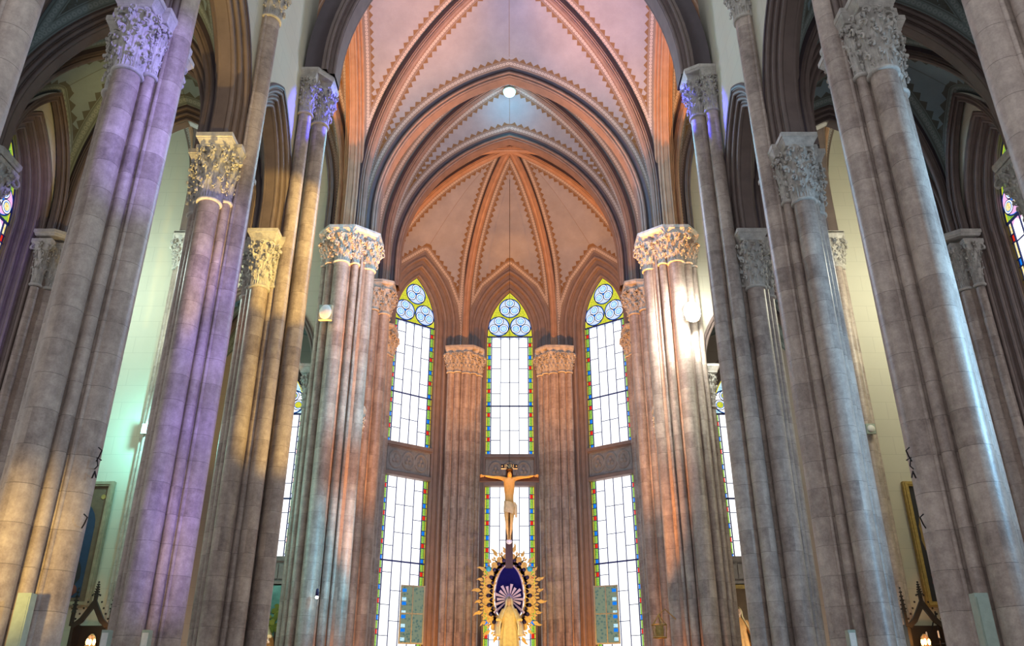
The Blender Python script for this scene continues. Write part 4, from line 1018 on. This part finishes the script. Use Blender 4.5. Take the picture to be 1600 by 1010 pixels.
def furnish():
    M['sky'] = plain('sky blue enamel', (.05, .45, .75), .3)
    crucifix(); mandorla()
    robed_statue((0, 31.1, 2.12 + H), 1.16, 'cream and gold robed statue with open arms in front of the blue oval panel', 'linen', 'veil')
    al = empty('altar_pedestal', (0, 31.6, 0), 'gilded stone pedestal carrying the robed statue, below the view', 'pedestal')
    mb = MB(); mb.box(-1.5, 1.5, -1.0, .6, 0, 1.1); obj('block', mb, 'white', al, False)
    mb = MB(); mb.box(-.5, .5, -.9, -.1, 1.1, 2.12 + H - .02); obj('column', mb, 'white', al, False)
    mb = MB(); mb.box(-1.0, 1.0, -.09, .09, 1.1, 2.25 + H); obj('back_support', mb, 'dgold', al, False)
    # suspension of the cross
    mb = MB(); mb.tube([(0, 30.02, 8.5 + H), (0, 30.02, 21.2 + H)], .009, 6); o = own('cross_cable', mb, 'iron'); setp(o, 'thin dark vertical cable from which the crucifix hangs, crossing the apse vault', 'cable')
    # pendant lamp below the chancel vault
    r = empty('pendant_lamp', (0, 25.76, 22.12 + H), 'bright white pendant lamp with cyan glow hanging below the apex of the chancel arch', 'lamp')
    mb = MB(); mb.ball((0, 0, .2), .2, 18, sc=(1.15, 1.15, .85)); obj('globe', mb, 'lamp_c', r)
    mb = MB(); mb.lathe([(.26, .24), (.24, .34), (.16, .42), (.05, .46), (.03, .6)], n=24); obj('shade', mb, 'tube', r)
    mb = MB(); mb.tube([(0, 0, .5), (0, 0, .78)], .014, 6); obj('cord', mb, 'iron', r)
    for s in (1, -1):
        S = SIDE[s]
        r = empty('floodlight', (s * 5.62, 23.02, 11.1 + H), {1: 'dazzling white floodlight fixed to the front of the right chancel arch pier', -1: 'floodlight on the front of the left chancel arch pier, turned away and hardly lit'}[s], 'floodlight')
        mb = MB(); mb.box(-.2, .2, 0, .12, 0, .5); mb.box(-.03, .03, .1, .35, .2, .3); obj('housing', mb, 'tube', r, False)
        if s > 0:
            mb = MB(); mb.ball((0, -.02, .25), .27, 14, sc=(.95, .35, 1.3)); obj('lens', mb, 'lamp_w', r)
        else:
            mb = MB(); mb.ball((0, -.02, .25), .2, 14, sc=(.95, .35, 1.25)); obj('lens', mb, 'white', r)
        # second flood on the transept wall shaft
        r = empty('floodlight', (s * 10.6, 23.42, 7.6 + H), 'small floodlight on the tall shaft of the %s transept wall, behind the pier' % S, 'floodlight')
        mb = MB(); mb.box(-.13, .13, 0, .1, 0, .3); obj('housing', mb, 'tube', r, False)
        mb = MB(); mb.ball((0, -.01, .15), .11, 12, sc=(1, .3, 1)); obj('lens', mb, 'lamp_c' if s < 0 else 'white', r)
        # column loudspeakers on the piers
        for (x, y, z1, n) in {1: ((5.24, 9.62, 1.28, 'nearest full right pier'), (4.99, 12.85, 1.2, 'second full right pier')), -1: ((5.24, 9.62, 1.28, 'nearest full left pier'), (5.17, 12.85, 1.2, 'nave side of the violet left pier'), (5.75, 12.85, 1.2, 'middle of the violet left pier'))}[s]:
            w = .075 if y < 10 else .055
            r = empty('column_loudspeaker', (s * x, y, .9), 'pale green column loudspeaker standing against the ' + n, 'loudspeaker')
            mb = MB(); mb.box(-w, w, -.06, .06, 0, z1 + H - .9); obj('housing', mb, 'tube', r, False)
            mb = MB(); mb.box(-w * .8, w * .8, -.068, -.058, .04, z1 + H - .94); obj('grille', mb, 'white' if y > 10 else 'tube', r, False)
            mb = MB(); mb.box(-.02, .02, .05, .35, .5, .56); mb.box(-.02, .02, .05, .2, -.9, 0); obj('bracket', mb, 'iron', r, False)
        # iron hooks on the nave face of the first pier
        for z in (2.95, 2.12):
            mb = MB(); x = s * 5.10; sg = -s
            mb.tube([(x, 10.2, z + H), (x + sg * .06, 10.12, z + .03 + H), (x + sg * .10, 10.08, z + .10 + H), (x + sg * .05, 10.08, z + .14 + H)], .009, 6)
            if z > 2.5:
                mb.tube([(x, 10.2, z - .1 + H), (x + sg * .08, 10.1, z - .09 + H), (x + sg * .05, 10.1, z + .02 + H), (x + sg * .11, 10.1, z - .02 + H)], .009, 6)
                mb.tube([(x, 10.18, z - .22 + H), (x + sg * .06, 10.1, z - .16 + H), (x + sg * .09, 10.1, z - .24 + H)], .01, 6)
            o = own('iron_hook', mb, 'iron'); setp(o, '%s wrought iron hook on the edge of the nearest full %s pier' % ('upper curled' if z > 2.5 else 'lower small', S), 'hook')
        # side altars with gothic crests against the transept wall shaft
        r = empty('gothic_shrine', (s * 10.85, 23.2, 0), 'dark carved shrine with pinnacles at the foot of the tall %s wall shaft' % S, 'shrine')
        mb = MB(); mb.box(-.6, .6, -.3, .3, 0, 1.1); mb.box(-.5, -.42, -.2, .25, 1.1, 3.9); mb.box(.42, .5, -.2, .25, 1.1, 3.9); mb.box(-.5, .5, .2, .28, 1.1, 3.9); obj('case', mb, 'darkwood', r, False)
        mb = MB(); extr(mb, [(-.52, 3.85), (-.3, 4.05), (0, 4.55), (.3, 4.05), (.52, 3.85), (.4, 3.8), (.22, 3.95), (0, 4.3), (-.22, 3.95), (-.4, 3.8)], -.24, -.16)
        for t in range(6):
            for q in (1, -1): mb.ball((q * (.5 - .08 * t), -.2, 3.92 + .1 * t + .02 * t * t * .4), .03, 6)
        obj('gable', mb, 'darkwood', r, False)
        for x in (-.5, 0, .5):
            mb = MB(); pinnacle(mb, x, -.2, 3.85 if x else 4.4, .11, .95 if x else .55); obj('pinnacle', mb, 'darkwood', r, False)
        robed_statue((s * 10.85, 23.2, 2.1), .95, 'small lamplit robed figure inside the dark shrine of the %s transept' % S, 'robe_or', 'linen')
        mb = MB(); mb.box(-.35, .35, -.25, .25, 1.1, 2.08); obj('figure_stand', mb, 'darkwood', r, False)
        x = s * 10.62
        r = empty('votive_lamp', (s * 10.52, 22.5, 0), 'glowing orange votive lamp in front of the %s shrine' % S, 'lamp')
        mb = MB(); mb.lathe([(.16, 0), (.14, .05), (.02, .1), (.02, 3.2), (.1, 3.28), (.11, 3.3)], n=16); obj('stand', mb, 'iron', r)
        for k in range(3):
            mb = MB(); mb.ball((.09 * math.cos(k * 2.1), .09 * math.sin(k * 2.1), 3.42), .05, 8, sc=(.8, .8, 1.6)); obj('flame', mb, 'flame', r)
        # framed paintings on the transept wall
        P_ = framed_painting(s)
        # chapel east wall: painted landscape (left), brown niche (right)
        if s < 0: landscape()
        else:
            r = empty('wall_niche', (8.2, 27.86, 1.0), 'dark brown recessed panel behind the ochre robed statue in the right side chapel', 'niche')
            mb = MB(); mb.box(-1.25, 1.25, -.03, .03, 0, 4.57); obj('back', mb, 'brown', r, False)
            mb = MB(); mb.box(-1.3, -1.18, -.08, .03, 0, 4.5); mb.box(1.18, 1.3, -.08, .03, 0, 4.5); mb.box(-1.3, 1.3, -.1, .03, 4.45, 4.57); obj('frame', mb, 'dgold', r, False)
            robed_statue((7.12, 27.3, 1.45 + H), 1.08, 'ochre and gold robed statue in the right side chapel beside the brown pier', 'robe_or', 'robe', arms=True)
            mb = MB(); mb.box(6.8, 7.5, 27.0, 27.7, 0, 1.43 + H); o = own('statue_pedestal', mb, 'white', smooth=False); setp(o, 'pedestal under the ochre robed statue of the right side chapel', 'pedestal')
    # small things on the chancel piers
    r = empty('spotlight', (-5.06, 23.1, 3.0 + H), 'tiny dark spotlight with a white bulb on the lower left chancel arch pier', 'spotlight')
    mb = MB(); mb.lathe([(.03, 0), (.045, .03), (.045, .17), (.02, .2)], n=14); obj('housing', mb, 'navy', r)
    mb = MB(); mb.ball((0, 0, -.02), .04, 10); obj('bulb', mb, 'lamp_w', r)
    mb = MB(); mb.tube([(0, .02, .12), (0, .3, .14)], .012, 6); obj('arm', mb, 'iron', r)
    r = empty('wall_lantern', (4.02, 23.6, 2.0 + H), 'small wrought iron bracket lantern low on the right chancel arch pier', 'lantern')
    mb = MB()
    for k in range(5):
        a = 2 * PI * k / 5; mb.tube([(.17 * math.cos(a), .17 * math.sin(a), 0), (.2 * math.cos(a), .2 * math.sin(a), .34), (.12 * math.cos(a), .12 * math.sin(a), .44), (0, 0, .6)], .012, 6)
    mb.tube([(.17 * math.cos(t), .17 * math.sin(t), .02) for t in [k * PI / 8 for k in range(16)]], .02, 6, closed=True); mb.tube([(.2 * math.cos(t), .2 * math.sin(t), .34) for t in [k * PI / 8 for k in range(16)]], .014, 6, closed=True)
    mb.tube([(0, 0, .6), (.2, .1, .75), (.5, .2, .5)], .014, 6); obj('cage', mb, 'dgold', r)
    mb = MB(); mb.lathe([(.1, .02), (.12, .2), (.1, .32)], n=12); obj('glass', mb, 'dgold', r)
    r = empty('hanging_lantern', (-6.36, 16.55, 7.75 + H), 'orange glass lantern peeping out between the violet pier and the yellow pier on the left', 'lantern')
    mb = MB(); mb.lathe([(.03, 0), (.1, .06), (.15, .25), (.1, .45), (.04, .52)], n=10); obj('glass', mb, 'lantern', r)
    mb = MB()
    for z, q in ((.06, .11), (.25, .16), (.45, .11)): mb.tube([(q * math.cos(t * PI / 6), q * math.sin(t * PI / 6), z) for t in range(12)], .018, 5, closed=True)
    mb.tube([(0, 0, .5), (0, 0, .7), (.2, .2, .8)], .012, 5); obj('mount', mb, 'iron', r)
    # wrought iron candelabrum and dark cabinet in the right transept
    r = empty('candelabrum', (11.3, 23.3, 0), 'wrought iron candelabrum with curled arms below the right hand painting', 'candelabrum')
    mb = MB(); mb.tube([(0, 0, 0), (0, 0, 4.25)], .02, 8); mb.lathe([(.2, 0), (.18, .06), (.03, .12)], n=16)
    for k in range(6):
        a = k * PI / 3; c, s_ = math.cos(a), math.sin(a)
        mb.tube([(0, 0, 3.3), (c * .2, s_ * .2, 3.2), (c * .34, s_ * .34, 3.35), (c * .34, s_ * .34, 3.5)], .016, 6)
        mb.tube([(0, 0, 4.1)] + [(c * (.05 + .07 * t), s_ * (.05 + .07 * t), 4.1 - .15 * t + .1 * math.sin(t * 3)) for t in range(1, 4)], .010, 5)
        mb.lathe([(.02, 3.5), (.05, 3.53), (.05, 3.56)], c * .34, s_ * .34, 8)
    mb.tube([(.34 * math.cos(t * PI / 10), .34 * math.sin(t * PI / 10), 3.42) for t in range(20)], .014, 5, closed=True); obj('frame', mb, 'iron', r)
    for k in range(6):
        a = k * PI / 3; mb = MB(); mb.lathe([(.022, 3.55), (.022, 3.72), (.005, 3.74)], .34 * math.cos(a), .34 * math.sin(a), 8); obj('candle', mb, 'white', r)
    r = empty('cabinet', (12.0, 23.6, 0), 'dark wooden cabinet against the right transept wall under the painting', 'cabinet')
    mb = MB(); mb.box(-.4, .4, -.3, .3, 0, 3.78); mb.box(-.45, .45, -.35, .32, 3.7, 3.8); obj('body', mb, 'darkwood', r, False)
    for q in (-1, 1):
        mb = MB(); mb.box(min(0, q * .36) + .01, max(0, q * .36) - .01, -.33, -.3, .3, 3.6); d = obj('door', mb, 'darkwood', r, False); mb = MB(); mb.ball((q * .05, -.345, 1.9), .02, 8); obj('handle', mb, 'dgold', d)
def framed_painting(s):
    r = empty('framed_painting', (s * 12.45, 24.14, 2.85 + H), {1: 'tall dark oil painting in a bright gilt frame on the right transept wall', -1: 'tall painting of a dark arched scene in dull gilt frame, left transept wall'}[s], 'painting')
    w, h = .95, 3.5; mb = MB()
    for a, b, c, d in ((-w, -w + .14, 0, h), (w - .14, w, 0, h)): mb.box(a, b, -.10, .04, c, d)
    for c, d in ((.003, .14), (h - .14, h - .003)): mb.box(-w + .002, w - .002, -.096, .036, c, d)
    for a, b, c, d in ((-w + .04, -w + .09, .04, h - .04), (w - .09, w - .04, .04, h - .04)): mb.box(a, b, -.125, -.09, c, d)
    for c, d in ((.043, .09), (h - .09, h - .043)): mb.box(-w + .042, w - .042, -.121, -.09, c, d)
    obj('frame', mb, 'dgold' if s > 0 else 'frame_grey', r, False)
    mb = MB(); mb.box(-w + .1, w - .1, -.04, .0, .1, h - .1)
    if s > 0:
        def blob(x, z, q, qz, m): extr(mb, [(x + q * math.cos(t * PI / 8) * (1 + .15 * math.sin(3 * t)), z + qz * math.sin(t * PI / 8)) for t in range(16)], -.046 - .001 * m, -.03, m)
        blob(-.35, 2.7, .3, .45, 2); blob(.2, 2.9, .35, .3, 3); blob(-.5, .75, .16, .3, 1); blob(-.52, 1.12, .07, .09, 4); blob(-.3, .5, .2, .22, 4); blob(.3, 1.2, .3, .7, 1); blob(.3, 2.0, .09, .12, 4); blob(-.62, 2.0, .1, .5, 3)
        obj('canvas', mb, ['canvas_dark', 'canvas_red', 'canvas_brown', 'canvas_ochre', 'skin'], r, False)
    else:
        n = [(-.62, .25), (.62, .25), (.62, 1.9)] + [(.62 * math.cos(t * PI / 12), 2.2 + .75 * math.sin(t * PI / 12)) for t in range(13)] + [(-.62, 1.9)]
        extr(mb, n, -.046, -.03, 1)
        def blob(x, z, q, qz, m): extr(mb, [(x + q * math.cos(t * PI / 8) * (1 + .15 * math.sin(3 * t)), z + qz * math.sin(t * PI / 8)) for t in range(16)], -.047 - .001 * m, -.03, m)
        blob(0, 1.3, .25, .6, 2); blob(0, 2.0, .1, .13, 4); blob(.33, .9, .18, .35, 2); blob(.3, 1.3, .07, .09, 4); blob(.35, .45, .15, .15, 3); blob(.7, 3.05, .07, .07, 5); blob(-.7, 3.05, .07, .07, 5)
        obj('canvas', mb, ['canvas_brown', 'canvas_blue', 'canvas_dark', 'canvas_red', 'skin', 'dgold'], r, False)
    return r
def landscape():
    r = empty('wall_painting', (-8.2, 27.84, 1.0), 'painted landscape with a green tree under a teal sky in the left side chapel', 'painting')
    mb = MB(); mb.box(-1.2, 1.2, -.02, .02, 0, 4.55, 0)
    def poly(p, m, y): extr(mb, p, y, -.01, m)
    poly([(-1.2, 2.4), (-.4, 2.9), (.2, 3.15), (.7, 2.9), (1.2, 3.1), (1.2, 2.2), (-1.2, 2.0)], 1, -.022)
    poly([(-1.2, 2.0), (-.2, 2.5), (.5, 2.85), (1.2, 2.5), (1.2, 0), (-1.2, 0)], 2, -.024)
    poly([(-1.2, .9), (0, 1.9), (.6, 2.2), (1.2, 1.9), (1.2, 0), (-1.2, 0)], 3, -.026)
    rr = random.Random(3)
    poly([(.82, 2.3), (.86, 3.2), (.92, 3.2), (.98, 2.3)], 4, -.03)
    for tx, tz, q, nn in ((.86, 3.55, .42, 44), (.75, 2.25, .4, 34), (-.3, 2.3, .4, 30)):
        for k in range(nn):
            a = rr.random() * 2 * PI; d = q * rr.random() ** .5; x = min(1.12, tx + d * math.cos(a)); z = tz + d * math.sin(a) * .95; s_ = .05 + .05 * rr.random()
            poly([(x + s_ * math.cos(t * PI / 4) * (.7 + .6 * rr.random()), z + s_ * math.sin(t * PI / 4)) for t in range(8)], 5 if k % 3 else 6, -.032 - .0006 * k)
    obj('painted_surface', mb, ['l_sky', 'l_hill', 'l_mead', 'l_grass', 'canvas_brown', 'l_leaf', 'l_leaf2'], r, False)
    mb = MB(); mb.box(1.2, 1.32, -.08, .02, 0, 4.6); mb.box(-1.32, -1.2, -.08, .02, 0, 4.6); obj('frame', mb, 'frame_grey', r, False)
    robed_statue((-7.62, 27.2, 1.35 + H), 1.05, 'pale robed statue before the painted landscape, half hidden by the yellow pier', 'robe', 'robe_or')
    mb = MB(); mb.box(-8.0, -7.3, 26.9, 27.6, 0, 1.33 + H); o = own('statue_pedestal', mb, 'white', smooth=False); setp(o, 'pedestal under the pale robed statue of the left side chapel', 'pedestal')
for k_, c_ in (('brown', (.12, .075, .04)), ('frame_grey', (.30, .25, .17)), ('canvas_dark', (.018, .016, .022)), ('canvas_red', (.16, .04, .03)), ('canvas_brown', (.13, .085, .055)),
               ('canvas_ochre', (.28, .19, .06)), ('canvas_blue', (.012, .035, .09)), ('l_sky', (.16, .42, .38)), ('l_hill', (.17, .28, .22)), ('l_mead', (.35, .45, .13)), ('l_grass', (.42, .46, .05)), ('l_leaf', (.22, .26, .03)), ('l_leaf2', (.42, .40, .06))):
    M[k_] = plain(k_.replace('_', ' '), c_, .6, 0, .2, 5)
# ------------------------------------------------------------------ light, camera, world
def aim(o, t):
    d = Vector(t) - o.location; o.rotation_euler = d.to_track_quat('-Z', 'Y').to_euler()
def spot(name, loc, tgt, col, w, ang=60, blend=.5, rad=.15):
    l = bpy.data.lights.new(name, 'SPOT'); l.color = col; l.energy = w; l.spot_size = math.radians(ang); l.spot_blend = blend; l.shadow_soft_size = rad
    o = bpy.data.objects.new(name, l); C.objects.link(o); o.location = (loc[0], loc[1], loc[2] + H); aim(o, (tgt[0], tgt[1], tgt[2] + H)); return o
def point(name, loc, col, w, rad=.2):
    l = bpy.data.lights.new(name, 'POINT'); l.color = col; l.energy = w; l.shadow_soft_size = rad
    o = bpy.data.objects.new(name, l); C.objects.link(o); o.location = (loc[0], loc[1], loc[2] + H); return o
ORANGE = (1, .36, .06); CYAN = (.25, .75, 1); BLUE = (.05, .05, 1); VIOLET = (.32, .25, 1); GOLD = (1, .68, .18); WHITE = (1, .93, .85); GREEN = (.8, 1, .75)
def lights():
    for s in (1, -1):
        spot('orange_floodlight', (s * 2.9, 21.2, -.4), (s * 1.0, 29.5, 19), ORANGE, 9500, 54, .5, .1)
        spot('orange_floodlight', (s * 3.5, 22.0, -.9), (s * 5.2, 21.6, 19), ORANGE, 30000, 26, .6, .1)
        spot('orange_floodlight', (s * 2.2, 29.6, -.9), (s * 2.8, 33.5, 1.0), ORANGE, 1500, 110, .9, .15)
        spot('orange_floodlight', (s * 1.0, 29.0, 2.0), (s * 2.6, 32.6, 14.2), ORANGE, 3000, 34, .9, .1)
        spot('orange_floodlight', (s * 2.0, 30.9, -1.2), (s * 2.1, 33.0, 1.2), (1, .42, .06), 420, 120, .9, .1)
        spot('orange_floodlight', (s * 3.9, 21.5, -1.2), (s * 4.9, 24.5, .2), ORANGE, 1300, 80, .9, .15)
        spot('orange_floodlight', (s * 4.3, 21.9, -.6), (s * 5.2, 23.4, 14.0), ORANGE, 11000, 13, .9, .08)
        point('nave_lamp', (s * 2.6, 21.0, 16.5), CYAN, 260, .3)
        spot('blue_spotlight', (s * 1.6, 18.6, 17.2), (s * 4.7, 17.05, 14.3), BLUE, 5200, 16, .5, .08)
        point('transept_lamp', (s * 12.5, 20.6, 12.5), (1, .97, .75) if s > 0 else (.8, 1, .9), 620, .4)
        point('votive_glow', (s * 10.5, 22.3, 2.0), (1, .4, .1), 25, .06)
        spot('violet_spotlight', (s * -1.5, 26.5, 4), (s * 2.1, 32.8, 7), (.6, .45, 1), 320, 60, .9, .3)
        spot('blue_spotlight', (s * 1.2, 20.8, 8.5), (s * 5.0, 23.4, 16.2), (.03, .35, 1), 1500, 19, .9, .1)
        point('chapel_fill', (s * 8.0, 26.0, 1.8), (1, .95, .8), 90, .15)  # added low light to brighten the chapel interiors, no fitting modelled
    point('crossing_fill', (0, 20.4, 15.0), (.66, .72, 1), 700, .5)  # added fill to lighten the crossing vault, no lamp hangs here
    point('pendant_glow', (0, 25.76, 21.85), (.12, .7, 1), 55, .25)
    spot('floodlight_glow', (5.62, 22.3, 11.3), (5.5, 23.6, 11.2), (1, 1, .88), 620, 150, .9, .12)
    point('floodlight_spill', (-10.35, 23.0, 7.75), (.3, 1, .95), 260, .06)
    for z in (9.3, 7.6): spot('violet_spotlight', (3.0, 5.5, 9.0), (-5.35, 10.1, z), VIOLET, 5600, 16, 1, .1)
    for z in (8.0, 6.6, 5.2, 3.8, 2.4): spot('violet_spotlight', (2.0, 8.0, 4.0), (-5.35, 13.5, z), VIOLET, 3000, 17, 1, .1)
    spot('yellow_spotlight', (-1.6, 14.4, 1.5), (-5.1, 16.8, 7.5), GOLD, 3000, 40, .5, .05)
    spot('yellow_spotlight', (-.4, 12.0, 9.3), (-5.0, 16.9, 10.0), GOLD, 3200, 34, .3, .05)
    spot('yellow_spotlight', (-4.7, 11.9, 1.5), (-5.5, 12.8, 12.2), GOLD, 5500, 24, .5, .08)
    spot('yellow_spotlight', (-4.6, 5.4, 0.8), (-5.8, 9.7, 1.7), GOLD, 1500, 32, .9, .15)
    spot('yellow_spotlight', (0, 27.2, .8), (0, 31.2, 5.0), (1, .70, .22), 1000, 66, .8, .15)  # added warm light to brighten the gilded aureole and statue
    spot('yellow_spotlight', (-2.0, 9.6, 6.0), (-5.5, 12.95, 10.6), GOLD, 800, 24, .9, .2)  # soft fill added to even out the light on the left pier capital
    spot('cyan_spotlight', (9.6, 8.4, 6.0), (5.9, 10.2, 5.5), (.3, .66, 1), 1700, 110, .9, .2)
    for z in (4, 9, 13): spot('cyan_spotlight', (0.5, 20.0, 8), (-4.9, 24, z), CYAN, 1900, 34, .9, .2)
    spot('white_spotlight', (3, 19.0, 9), (5.2, 24, 9), (.9, 1, .85), 700, 60, .9, .2)
    spot('violet_spotlight', (1.5, 13.0, 1), (2.8, 20.4, 21), (.3, .28, 1), 9000, 22, .9, .2)
    spot('violet_spotlight', (-1.5, 13.0, 1), (-2.4, 19.8, 21), (.45, .35, 1), 5000, 22, .9, .2)
    w = bpy.data.worlds.new('World'); bpy.context.scene.world = w; w.use_nodes = True
    bg = w.node_tree.nodes['Background']; bg.inputs[0].default_value = (.93, .95, 1, 1); bg.inputs[1].default_value = .72
def camera():
    c = bpy.data.cameras.new('Camera'); o = bpy.data.objects.new('Camera', c); C.objects.link(o)
    o.location = (.10, 0, H); o.rotation_euler = (math.radians(115.5), 0, 0)
    c.sensor_width = 36; c.lens = 1308 / 1600 * 36; c.clip_end = 200
    bpy.context.scene.camera = o
sc = bpy.context.scene
sc.view_settings.view_transform = 'Standard'; sc.view_settings.look = 'None'; sc.view_settings.gamma = 1; sc.view_settings.use_curve_mapping = False
sc.view_settings.exposure = 0.0
build_piers(); build_chancel_piers(); build_shell(); build_windows(); furnish(); lights(); camera()
